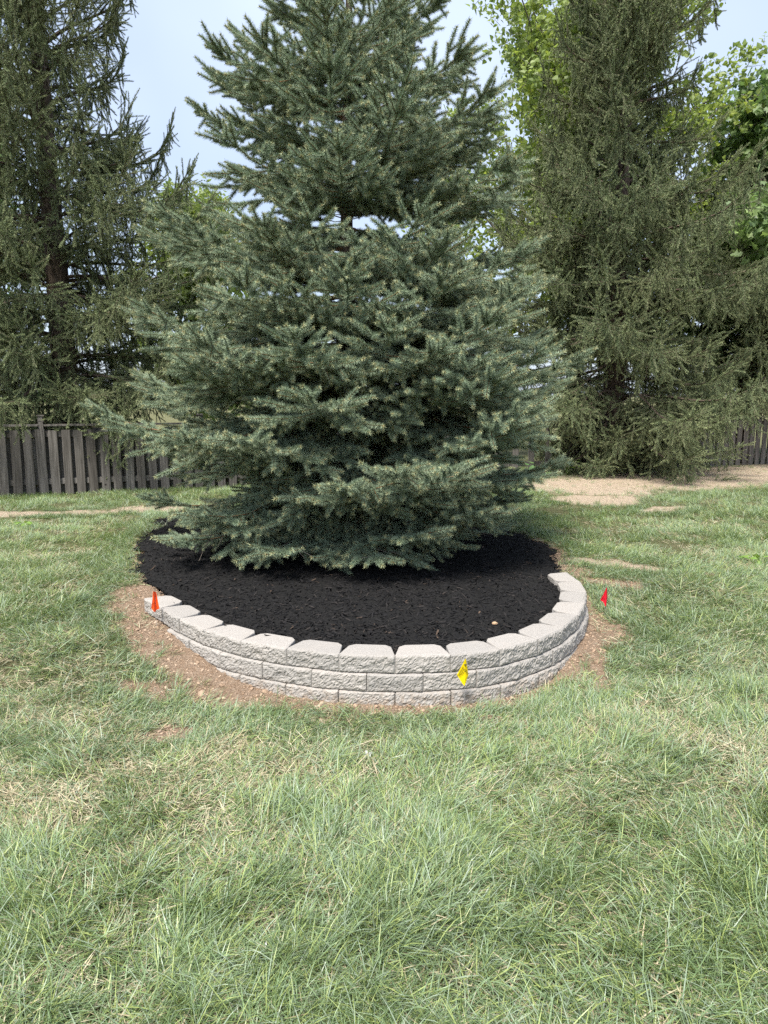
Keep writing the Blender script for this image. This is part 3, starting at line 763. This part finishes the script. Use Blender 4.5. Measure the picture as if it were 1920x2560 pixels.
NOR_PROTOS = [shoot_proto(0.28, 120, 0.030, 0.0065, (0, 1, 2, 3), fwd=0.9, tip=0.25, bud=False) for _ in range(5)]
def norway_bough(parent, z0, az, L, e0, sag, tip_up, hang):
    base = MB(); P = []; D = []; S = []
    hd = np.array([math.cos(az), math.sin(az), 0.0]); nseg = 14; ds = L / nseg; p = np.array([0, 0, z0]) + hd * 0.08; pts = [p.copy()]; tans = []; azj = 0
    for i in range(nseg):
        s = i / nseg; azj += random.gauss(0, 0.05)
        el = e0 - sag * math.sin(min(1, s * 1.2) * PI) + tip_up * max(0, s - 0.5) ** 1.2 * 2
        h = rot_axis(hd, UP, azj); tn = h * math.cos(el) + UP * math.sin(el); tans.append(tn); p = p + tn * ds; pts.append(p.copy())
    tans.append(tans[-1])
    base.tube(pts[::2], [max(0.006, 0.032 * (1 - k / (nseg / 2)) ** 0.8) for k in range(len(pts[::2]))], 4, 0)
    def clad(a, d, ln): P.append(a); D.append(d); S.append(ln / 0.28)
    pos = 0.15 * L
    while pos < L:
        k = pos / ds; i = min(int(k), nseg - 1); q = pts[i] + (pts[i + 1] - pts[i]) * (k - i); tn = tans[i]
        sdv = np.cross(tn, UP); sdv /= np.linalg.norm(sdv); rem = L - pos
        for sgn in (1, -1):
            if random.random() < 0.1: continue
            out = min(0.5, 0.08 + 0.4 * rem) * random.uniform(0.4, 1.15)
            d = tn * random.uniform(0.45, 0.9) + sdv * sgn * random.uniform(0.5, 1.0) + UP * random.uniform(-0.15, 0.2); d /= np.linalg.norm(d)
            r = q.copy(); lp = [r.copy()]; n = max(1, int(out / 0.19))
            bare = pos / L < 0.3 and random.random() < 0.35
            for j in range(n):
                st = out / n; nx_ = r + d * st
                if not bare: clad(r, d, st * 1.5)
                # hanging strands
                if random.random() < 0.85:
                    hl = hang * random.uniform(0.2, 1.0) * (0.45 + 0.55 * min(1, rem / 0.6)); dd = -UP + d * random.uniform(0.0, 0.45) + np.array([random.gauss(0, .12), random.gauss(0, .12), 0])
                    dd /= np.linalg.norm(dd); w = r + d * st * random.random(); hp = [w.copy()]
                    hb = bare and random.random() < 0.5
                    while hl > 0:
                        ln = random.uniform(0.14, 0.22)
                        if not hb:
                            clad(w, dd, ln * 1.25)
                            for _q in range(2):
                                sp = dd + np.array([random.gauss(0, .55), random.gauss(0, .55), random.uniform(0.0, .5)]); clad(w + dd * ln * random.uniform(0, 0.8), sp, random.uniform(0.12, 0.24))
                        w = w + dd * ln; hp.append(w.copy()); hl -= ln; dd = dd + np.array([random.gauss(0, .1), random.gauss(0, .1), -0.1]); dd /= np.linalg.norm(dd)
                    base.tube(hp, [0.003] * len(hp), 3, 4 if hb else 0, False)
                r = nx_; d = d + UP * random.gauss(0.02, 0.1); d /= np.linalg.norm(d); lp.append(r.copy())
            clad(r, d + UP * random.uniform(-0.2, 0.3), random.uniform(0.2, 0.32))
            base.tube(lp, [0.006] + [0.004] * (len(lp) - 1), 3, 4 if bare else 0, False)
        if pos > 0.35 * L:
            clad(q, tn, 0.26)
            if random.random() < 0.6: clad(q, tn * 0.6 + UP * random.uniform(0.3, 0.9) + sdv * random.gauss(0, .4), random.uniform(0.18, 0.28))
        pos += random.uniform(0.11, 0.165)
    clad(pts[-1], tans[-1], 0.36)
    for s2 in (-0.7, 0.7): clad(pts[-1], rot_axis(tans[-1], UP, s2), 0.26)
    n = len(P)
    bo = base.obj('bough', [M_BARK, M_NORWAY, M_NORWAY_TIP, M_BUD, M_GREYTWIG], parent)
    nd = scatter_obj('needles', NOR_PROTOS, np.array(P), euler_along(np.array(D), rng.uniform(0, 6.3, n)), np.stack([0.95 + 0.25 * np.array(S)] * 2 + [np.array(S)], 1), rng.integers(0, 5, n),
                     [M_BARK, M_NORWAY, M_NORWAY_TIP, M_BUD], bo)
    tag(nd, kind='stuff'); return bo

def norway(X, Y, H, prof, label, zmin, zstep, elf, hang, nper=5):
    gz = float(ground_z(np.array(X), np.array(Y)))
    t_ = empty('norway_spruce', (X, Y, gz), label, 'spruce tree', 'dark spruces along the fence')
    wobble_trunk(H, 0.16 + 0.006 * H, 0.02).obj('trunk', M_BARK, t_, True)
    z = zmin; a0 = 0.0
    while z < min(H - 0.2, 10.5):
        a0 += 0.8
        for k in range(nper):
            az = a0 + 2 * PI * k / nper + random.gauss(0, 0.25)
            R = float(interp(z, prof)) * random.choice((random.uniform(0.6, 0.85), random.uniform(0.9, 1.25)))
            if z > 5.0 and random.random() < 0.25: continue
            e = math.radians(elf(z) + random.gauss(0, 9))
            norway_bough(t_, z + random.gauss(0, 0.08), az, R / max(0.6, math.cos(e)), e, 0.25, 0.7 + 0.3 * (z > 4), hang * (1.25 if z < 1.6 else 1))
        z += zstep * random.uniform(0.85, 1.15)
    return t_
random.seed(21)
norway(-5.45, 12.3, 13.0, [(0, 2.4), (2, 2.6), (4, 2.3), (6, 1.85), (8, 1.45), (12, 0.5)], 'tall dark spruce with hanging branchlets rising behind the left stretch of fence', 1.15, 0.33, lambda z: -8 + 5.5 * z, 0.42, 7)
norway(4.35, 13.7, 10.6, [(0, 1.8), (0.8, 2.1), (1.6, 2.6), (3, 2.5), (4.2, 2.1), (5, 1.8), (6.5, 1.35), (8, 1.0), (9, 0.7), (10.5, 0.2)], 'tall dark spruce hanging to the ground behind the sandy strip on the right', 0.55, 0.31, lambda z: max(-9, -12 + 6 * z), 0.46, 7)
norway(8.0, 16.0, 6.2, [(0, 2.3), (1, 2.5), (2, 2.2), (4, 1.3), (6.2, 0.2)], 'shorter dark spruce at the right edge, its boughs hanging over the fence', 1.45, 0.32, lambda z: -6 + 8 * z, 0.42, 8)

# ------------------------------------------------------------------ broadleaved trees
def leaf_shape(kind, L):
    if kind == 'heart': o = [(0, 0), (0.42, 0.16), (0.46, 0.42), (0.22, 0.78), (0, 1.05), (-0.22, 0.78), (-0.46, 0.42), (-0.42, 0.16)]
    else: o = [(0, 0), (0.34, 0.02), (0.52, 0.30), (0.30, 0.40), (0.56, 0.72), (0.26, 0.74), (0.0, 1.02), (-0.26, 0.74), (-0.56, 0.72), (-0.30, 0.40), (-0.52, 0.30), (-0.34, 0.02)]
    return [(x * L, y * L, -abs(x) * 0.35 * L) for x, y in o]
def sprig_protos(n, nl, L, kind, spread):
    P = []
    for k in range(n):
        m = MB(); m.tube([(0, 0, 0), (0, 0, spread)], [0.005, 0.002], 3, 0, False)
        for j in range(nl):
            s = (j + 0.6) / nl; a = j * 2.4 + random.uniform(-.5, .5); sc = random.uniform(0.7, 1.15)
            R = Matrix.Rotation(a, 4, 'Z') @ Matrix.Rotation(random.uniform(-0.2, 1.1), 4, 'X') @ Matrix.Rotation(random.gauss(0, .5), 4, 'Y')
            st = R @ Vector((0, 0.35 * L, 0)); vs = []
            for x, y, zz in leaf_shape(kind, L * sc):
                v = R @ Vector((x, y + 0.4 * L, zz)); vs.append((v.x, v.y, v.z + s * spread))
            c = len(vs); ctr = R @ Vector((0, 0.85 * L, 0.0)); vs.append((ctr.x, ctr.y, ctr.z + s * spread))
            nv = c
            m.add(vs, [(i, (i + 1) % nv, c) for i in range(nv)], 1 if random.random() < 0.85 else 2)
            m.tube([(0, 0, s * spread), tuple(np.array(st) + (0, 0, s * spread))], [0.0015, 0.001], 3, 0, False)
        P.append(m)
    return P
def broadleaf(name, loc, H, R, nlimb, nsprig, protos, mats, label, z_lo=0.25, clump=0.45, group=None):
    gz = float(ground_z(np.array(loc[0]), np.array(loc[1])))
    t_ = empty(name, (loc[0], loc[1], gz), label, 'tree', group)
    wobble_trunk(H * 0.85, 0.02 * H, 0.02).obj('trunk', M_BARKG, t_, True)
    P = []; D = []
    per = nsprig // nlimb
    for k in range(nlimb):
        s = z_lo + (0.97 - z_lo) * (k + 0.5) / nlimb; az = k * 2.39996 + random.gauss(0, .3)
        prof = math.sin(min(1, (1 - s) / (1 - z_lo) * 1.15 + 0.12) * PI * 0.62) ** 0.8
        L = R * prof * random.uniform(0.75, 1.1); el = math.radians(random.uniform(15, 40) + 25 * s)
        p = np.array([0, 0, s * H * 0.82]); d = np.array([math.cos(az) * math.cos(el), math.sin(az) * math.cos(el), math.sin(el)]); pl = [p.copy()]
        for j in range(6):
            d = d + np.array([random.gauss(0, .14), random.gauss(0, .14), random.gauss(0.02, .1)]); d /= np.linalg.norm(d); p = p + d * L / 6; pl.append(p.copy())
        m = MB(); m.tube(pl, [max(0.008, 0.011 * L * (1 - j / 6.5)) * 1.6 for j in range(7)], 5, 0)
        # twigs
        ends = []
        for j in range(2, 7):
            for _ in range(3):
                td = np.array([random.gauss(0, 1), random.gauss(0, 1), random.gauss(0.25, .8)]); td /= np.linalg.norm(td); e = pl[j] + td * random.uniform(0.25, 0.75) * clump * (0.5 + R / 4) * 1.3
                m.tube([pl[j], e], [0.009, 0.004], 3, 0, False); ends.append((pl[j], e))
        m.obj('branch', M_BARKG, t_)
        for _ in range(per):
            a, e = ends[random.randrange(len(ends))]; q = a + (e - a) * random.uniform(0.35, 1.1) + np.array([random.gauss(0, 1), random.gauss(0, 1), random.gauss(0, 1)]) * 0.13 * (0.6 + R / 5)
            P.append(q); dd = (q - a); D.append(dd / (np.linalg.norm(dd) + 1e-6) + np.array([random.gauss(0, .6), random.gauss(0, .6), random.gauss(-0.1, .6)]))
    n = len(P)
    ob = scatter_obj('crown', protos, np.array(P), euler_along(np.array(D), rng.uniform(0, 6.3, n)), rng.uniform(0.75, 1.2, (n, 1)).repeat(3, 1), rng.integers(0, len(protos), n), mats, t_)
    tag(ob, kind='stuff'); return t_
M_LEAF1 = foliage_mat('yellow_green_leaves', [(0, (0.17, 0.24, 0.07)), (1, (0.28, 0.35, 0.11))], None, 0.45, 0.45, 0.4, (0.42, 0.55, 0.10))
M_LEAF1B = foliage_mat('bright_leaves', [(0, (0.22, 0.30, 0.06)), (1, (0.32, 0.38, 0.07))], None, 0.45, 0.45, 0.4, (0.5, 0.6, 0.08))
M_LEAF2 = foliage_mat('mid_green_leaves', [(0, (0.13, 0.205, 0.085)), (1, (0.21, 0.29, 0.12))], None, 0.35, 0.45, 0.4, (0.3, 0.5, 0.10))
M_LEAF2B = foliage_mat('fresh_green_leaves', [(0, (0.2, 0.30, 0.10)), (1, (0.28, 0.38, 0.13))], None, 0.4, 0.45, 0.4, (0.35, 0.55, 0.10))
random.seed(5)
HEART = sprig_protos(5, 7, 0.10, 'heart', 0.26)
LOBED = sprig_protos(5, 6, 0.17, 'lobed', 0.32)
broadleaf('cottonwood_tree', (4.5, 17.2), 11.2, 4.1, 46, 7600, HEART, [M_BARKG, M_LEAF1, M_LEAF1B], 'tall yellow-green leafy tree showing on both sides of the right-hand dark spruce', 0.22)
broadleaf('maple_tree', (8.9, 15.8), 9.0, 3.0, 34, 4200, LOBED, [M_BARKG, M_LEAF2, M_LEAF2B], 'green tree with large lobed leaves at the right edge above the shorter spruce', 0.2)
broadleaf('leafy_tree', (-4.3, 16.5), 6.6, 1.9, 22, 1900, HEART, [M_BARKG, M_LEAF1, M_LEAF1B], 'light green leafy tree glimpsed between the left dark spruce and the blue spruce', 0.12)
broadleaf('leafy_tree', (-9.6, 17.5), 9.0, 2.6, 24, 1900, HEART, [M_BARKG, M_LEAF2, M_LEAF2B], 'leafy tree glimpsed through the left dark spruce at the left edge', 0.12)

# ------------------------------------------------------------------ fence
FA = np.array([-5.68, 10.41]); FD = np.array([8.2 + 5.68, 15.44 - 10.41]); FD /= np.linalg.norm(FD)
fang = math.atan2(FD[1], FD[0]); FN = np.array([FD[1], -FD[0]])          # towards the camera
fz0 = 0.17
fence = empty('wooden_fence', (float(FA[0]), float(FA[1]), fz0), 'weathered grey board fence behind the lawn, boards on both sides of the rails', 'fence')
def fpt(s, off): q = FA + FD * s + FN * off; return float(q[0]), float(q[1])
def fence_piece(name, s, off, z0, dims, lean=0.0, parent=fence):
    key = (name, round(dims[0], 3), round(dims[2], 3))
    m = MB(); w, dpt, h = dims; c = 0.006
    prof = [(-w / 2 + c, -dpt / 2), (w / 2 - c, -dpt / 2), (w / 2, -dpt / 2 + c), (w / 2, dpt / 2 - c), (w / 2 - c, dpt / 2), (-w / 2 + c, dpt / 2), (-w / 2, dpt / 2 - c), (-w / 2, -dpt / 2 + c)]
    j = [random.uniform(-0.006, 0.006) for _ in range(3)]; vs = []
    for k, zz in enumerate((0, h * 0.5, h)):
        vs += [(x + j[k] * 0.6, y + j[k] * (1 if k != 1 else -1), zz) for x, y in prof]
    fs = [(l * 8 + k, l * 8 + (k + 1) % 8, (l + 1) * 8 + (k + 1) % 8, (l + 1) * 8 + k) for l in range(2) for k in range(8)] + [tuple(range(7, -1, -1)), tuple(range(16, 24))]
    m.add(vs, fs); o = m.obj(name, M_WOOD, parent)
    x, y = fpt(s, off)
    o.matrix_world = Matrix.Translation((x, y, z0)) @ Matrix.Rotation(fang, 4, 'Z') @ Matrix.Rotation(lean, 4, 'Y')
    o.matrix_parent_inverse = Matrix.Translation(fence.location).inverted()
    return o
FTOP = 1.05
s = -3.6; k = 0
while s < 19.5:
    xx, yy = fpt(s, 0)
    dense = xx < -1.2 or xx > 3.4
    if dense or k % 2 == 0:
        fence_piece('picket', s, 0.045 + random.uniform(-.003, .003), fz0 - 0.02, (random.uniform(0.118, 0.13), 0.018, FTOP - 0.03 + random.uniform(-.015, .01)), random.gauss(0, 0.012))
        if dense: fence_piece('picket', s + 0.088, -0.045, fz0 - 0.02, (random.uniform(0.118, 0.13), 0.018, FTOP - 0.03 + random.uniform(-.02, .01)), random.gauss(0, 0.012))
    s += 0.175; k += 1
def rail(s0, s1, z, hh, dd, name='rail', off=0.0):
    m = MB(); L = s1 - s0
    m.box((L / 2, 0, 0), (L, dd, hh)); o = m.obj(name, M_WOOD, fence); x, y = fpt(s0, off)
    o.matrix_world = Matrix.Translation((x, y, z)) @ Matrix.Rotation(fang, 4, 'Z'); o.matrix_parent_inverse = Matrix.Translation(fence.location).inverted()
POSTS = [-3.3 + 2.05 * i - 0.0 for i in range(12)]
p0 = 0.62                                                # post seen at the left, ball of needles over it
POSTS = [p0 + 2.3 * i for i in range(-2, 9)]
for i, ps in enumerate(POSTS):
    po = fence_piece('post', ps, 0.0, fz0 - 0.1, (0.07, 0.068, FTOP + 0.25))
    m = MB(); m.box((0, 0, FTOP + 0.175), (0.085, 0.083, 0.014)); m.box((0, 0, FTOP + 0.255), (0.10, 0.098, 0.016)); 
    cp = m.obj('post_cap', M_WOOD, po)
    if i < len(POSTS) - 1:
        a, b = ps + 0.04, POSTS[i + 1] - 0.04
        for zz in (0.22, FTOP - 0.12): rail(a, b, fz0 + zz, 0.085, 0.036)
        rail(a, b, fz0 + FTOP + 0.012, 0.026, 0.135, 'cap_board')

# ------------------------------------------------------------------ marking flags
M_WIRE = mat('flag_wire', (0.25, 0.24, 0.23), 0.5)
M_INK = mat('black_ink', (0.015, 0.015, 0.015), 0.6)
def flag_mat(name, c):
    m = mat(name, c, 0.45, 0.4); t = NT(m); tr = t.n('ShaderNodeBsdfTranslucent'); tr.inputs[0].default_value = (*c, 1)
    ms = t.n('ShaderNodeMixShader'); ms.inputs[0].default_value = 0.3; t.l(t.b.outputs[0], ms.inputs[1]); t.l(tr.outputs[0], ms.inputs[2]); t.l(ms.outputs[0], t.t.nodes['Material Output'].inputs[0]); return m
def text_mesh(body, size):
    cu = bpy.data.curves.new('lettering', 'FONT'); cu.body = body; cu.size = size; cu.align_x = 'CENTER'; cu.align_y = 'CENTER'
    o = bpy.data.objects.new('lettering', cu); col.objects.link(o)
    dg = bpy.context.evaluated_depsgraph_get(); me = bpy.data.meshes.new_from_object(o.evaluated_get(dg)); bpy.data.objects.remove(o); return me
def marking_flag(px, py_foot, foot, outline, folds, color, label, height, texts=()):
    """outline: list of (u, v) in metres about the wire, v from the top of the wire; folds give depth by u"""
    r = empty('marking_flag', foot, label, 'flag', 'utility marking flags')
    m = MB(); m.tube([(0, 0, -0.05), (0.002, 0, height * 0.5), (0, 0, height)], [0.0013] * 3, 5); m.obj('wire_staff', M_WIRE, r)
    dep = lambda u: float(np.interp(u, [f[0] for f in folds], [f[1] for f in folds]))
    us = [o[0] for o in outline]
    # cut the outline into columns at the folds
    f = MB(); cols_ = sorted(set([min(us), max(us)] + [q[0] for q in folds if min(us) < q[0] < max(us)] + list(np.linspace(min(us), max(us), 9))))
    P = outline + [outline[0]]
    def span(u):
        hits = []
        for (a, b), (c, d) in zip(P[:-1], P[1:]):
            if a != c and min(a, c) - 1e-9 <= u <= max(a, c) + 1e-9: hits.append(b + (d - b) * (u - a) / (c - a))
            elif a == c and abs(a - u) < 1e-9: hits += [b, d]
        return max(hits), min(hits)
    for th in (0.0, 0.0006):
        for u0, u1 in zip(cols_[:-1], cols_[1:]):
            t0, b0 = span(u0); t1, b1 = span(u1); nn = 5; vs = []
            for i in range(nn + 1):
                q = i / nn
                for u, tt, bb in ((u0, t0, b0), (u1, t1, b1)):
                    vs.append((u, dep(u) + th + 0.0025 * math.sin(q * 5 + u * 90), height + tt + (bb - tt) * q))
            f.add(vs, [(2 * i, 2 * i + 1, 2 * i + 3, 2 * i + 2) for i in range(nn)])
    f.obj('flag_sheet', color, r)
    for body, u, v, size, ang in texts:
        if body == 'TRI':
            s_ = size; me = bpy.data.meshes.new('warning_mark')
            vs = [(-s_, -s_ * .6, 0), (s_, -s_ * .6, 0), (0, s_ * .9, 0), (-s_ * .45, -s_ * .3, 0), (s_ * .45, -s_ * .3, 0), (0, s_ * .38, 0)]
            me.from_pydata(vs, [], [(0, 1, 4, 3), (1, 2, 5, 4), (2, 0, 3, 5)])
        elif body == 'BAR':
            me = bpy.data.meshes.new('printed_line'); me.from_pydata([(-size, -0.0009, 0), (size, -0.0009, 0), (size, 0.0009, 0), (-size, 0.0009, 0)], [], [(0, 1, 2, 3)])
        else: me = text_mesh(body, size)
        me.materials.clear(); me.materials.append(M_INK)
        for vtx in me.vertices:
            x, y = vtx.co.x, vtx.co.y; c_, s_ = math.cos(ang), math.sin(ang)
            uu = u + x * c_ - y * s_; vv = v + x * s_ + y * c_
            vtx.co = (uu, dep(uu) - 0.0016 - 0.0025, height + vv)
        link(bpy.data.objects.new('print', me), r)
    return r
def gzz(x, y): return float(ground_z(np.array(x), np.array(y)))
x_, y_ = -1.49, 4.47
marking_flag(0, 0, (x_, y_, gzz(x_, y_)), [(-0.004, 0.0), (-0.010, -0.03), (-0.014, -0.06), (-0.028, -0.118), (0.0, -0.142), (0.004, -0.132), (0.028, -0.12), (0.016, -0.06), (0.010, -0.018)],
             [(-0.03, 0.0), (-0.004, -0.016), (0.004, 0.006), (0.03, -0.012)], flag_mat('orange_plastic', (0.95, 0.12, 0.02)), 'orange marking flag at the left end of the block wall', 0.41 - gzz(x_, y_),
             [('CATV', -0.009, -0.092, 0.013, 0.9), ('BAR', -0.012, -0.072, 0.008, 0.9)])
x_, y_ = 1.58, 4.9
marking_flag(0, 0, (x_, y_, gzz(x_, y_)), [(0.0, 0.0), (-0.018, -0.05), (-0.038, -0.10), (-0.014, -0.112), (-0.006, -0.14), (0.003, -0.142), (0.005, -0.11), (0.017, -0.102), (0.017, -0.05)],
             [(-0.04, -0.004), (0.001, -0.014), (0.018, 0.016)], flag_mat('red_plastic', (0.82, 0.012, 0.035)), 'red marking flag standing in the clay beside the right side of the wall', 0.32 - gzz(x_, y_),
             [('E', -0.012, -0.09, 0.018, -0.3), ('BAR', -0.022, -0.085, 0.008, -0.5)])
x_, y_ = 0.43, 3.60
marking_flag(0, 0, (x_, y_, gzz(x_, y_)), [(0.003, 0.0), (-0.008, -0.028), (-0.041, -0.105), (-0.004, -0.158), (0.0, -0.157), (0.021, -0.105), (0.010, -0.04)],
             [(-0.042, 0.006), (0.001, -0.012), (0.022, 0.004)], flag_mat('yellow_plastic', (0.93, 0.72, 0.004)), 'yellow marking flag with black print before the front of the block wall', 0.29 - gzz(x_, y_),
             [('TRI', 0.003, -0.042, 0.009, -0.9), ('GAS', -0.006, -0.066, 0.016, -0.95), ('LINE', -0.0135, -0.079, 0.013, -0.95), ('BAR', -0.019, -0.088, 0.013, -0.95), ('BAR', -0.024, -0.094, 0.010, -0.95), ('BAR', 0.008, -0.085, 0.018, -1.1), ('BAR', 0.011, -0.078, 0.018, -1.1), ('BAR', -0.027, -0.104, 0.008, -0.95)])

# ------------------------------------------------------------------ small things in the grass
M_PAPER = mat('white_paper', (0.5, 0.5, 0.51), 0.8)
for px, py, lab in ((650, 2058, 'white paper scrap in the middle foreground grass'), (668, 2372, 'white paper scrap nearest the camera, low in the grass'), (920, 1893, 'white paper scrap in the grass below the wall'), (65, 1590, 'white fleck in the dry grass left of the wall')):
    x_, y_ = unproject(px, py, -0.02 if py > 1700 else 0.06); m = MB(); n_ = 5; vs = []
    for i in range(n_):
        for j in range(n_): vs.append(((i / 4 - .5) * 0.03, (j / 4 - .5) * 0.02, 0.012 * math.sin(i * 1.9 + j * 1.1) + random.uniform(-.002, .002)))
    m.add(vs, [(i * n_ + j, (i + 1) * n_ + j, (i + 1) * n_ + j + 1, i * n_ + j + 1) for i in range(n_ - 1) for j in range(n_ - 1)])
    o = m.obj('paper_scrap', M_PAPER); o.location = (x_, y_, gzz(x_, y_) + 0.022); o.rotation_euler = (0.3, -0.2, random.uniform(0, 3)); tag(o, lab, 'paper scrap', 'white scraps on the lawn')
M_WEED = foliage_mat('weed_leaves', [(0, (0.15, 0.27, 0.05)), (1, (0.22, 0.34, 0.07))], None, 0.3)
M_VINE = foliage_mat('vine_leaves', [(0, (0.075, 0.15, 0.05)), (1, (0.13, 0.22, 0.075))], None, 0.3)
def leafy(name, loc, nleaf, L, h, spread, m_, label, cat):
    r = empty(name, loc, label, cat)
    st = MB()
    for k in range(nleaf):
        a = k * 2.4 + random.uniform(-.4, .4); rr = spread * math.sqrt((k + .5) / nleaf); hz = h * random.uniform(0.35, 1.0)
        p = np.array([rr * math.cos(a), rr * math.sin(a), hz]); st.tube([(0, 0, -0.02), p * (0.5, 0.5, 0.7), p], [0.003, 0.002, 0.0015], 3, 0, False)
        R = Matrix.Rotation(a - PI / 2, 4, 'Z') @ Matrix.Rotation(random.uniform(-0.9, 0.3), 4, 'X'); mm = MB(); vs = []
        for x, y, zz in leaf_shape('heart', L * random.uniform(.7, 1.15)):
            v = R @ Vector((x, y, zz)); vs.append(tuple(p + np.array(v)))
        c = R @ Vector((0, L * .5, 0)); vs.append(tuple(p + np.array(c))); nv = len(vs) - 1
        mm.add(vs, [(i, (i + 1) % nv, nv) for i in range(nv)]); mm.obj('leaf', m_, r)
    st.obj('stem', m_, r); return r
for px, py, nl, L, h, sp, m_, nm, lab, cat in (
    (68, 1330, 8, 0.075, 0.10, 0.09, M_WEED, 'broadleaf_weed', 'bright broad-leaved weed in the lawn before the left fence', 'weed'),
    (1885, 1412, 8, 0.06, 0.09, 0.09, M_WEED, 'broadleaf_weed', 'bright yellow-green weed in the lawn at the right edge', 'weed'),
    (1350, 1195, 16, 0.11, 0.35, 0.22, M_VINE, 'heart_leaf_vine', 'leafy vine low beside the right-hand edge of the blue spruce', 'vine'),
    (1420, 1188, 12, 0.10, 0.28, 0.25, M_WEED, 'heart_leaf_vine', 'pale green vine at the dark spruce foot, left end of the sandy strip', 'vine'),
    (1530, 1172, 18, 0.13, 0.85, 0.30, M_VINE, 'heart_leaf_vine', 'tall vine climbing into the foot of the right-hand dark spruce', 'vine')):
    x_, y_ = unproject(px, py, 0.22); leafy(nm, (x_, y_, gzz(x_, y_)), nl, L, h, sp, m_, lab, cat)
# a pale stone on the mulch
bm = bmesh.new(); bmesh.ops.create_icosphere(bm, subdivisions=2, radius=0.016)
for v in bm.verts: v.co = Vector((v.co.x * 1.2, v.co.y * 0.8, v.co.z * 0.6)) * random.uniform(0.88, 1.1)
me = bpy.data.meshes.new('pebble'); bm.to_mesh(me); bm.free(); me.materials.append(mat('tan_stone', (0.42, 0.28, 0.17), 0.9))
x_, y_ = unproject(1237, 1557, 0.26); o = link(bpy.data.objects.new('pebble', me)); o.location = (x_, y_, float(mulch_z(np.array(x_), np.array(y_))) + 0.012); tag(o, 'small tan pebble lying on the black mulch', 'pebble')
bpy.context.view_layer.update()
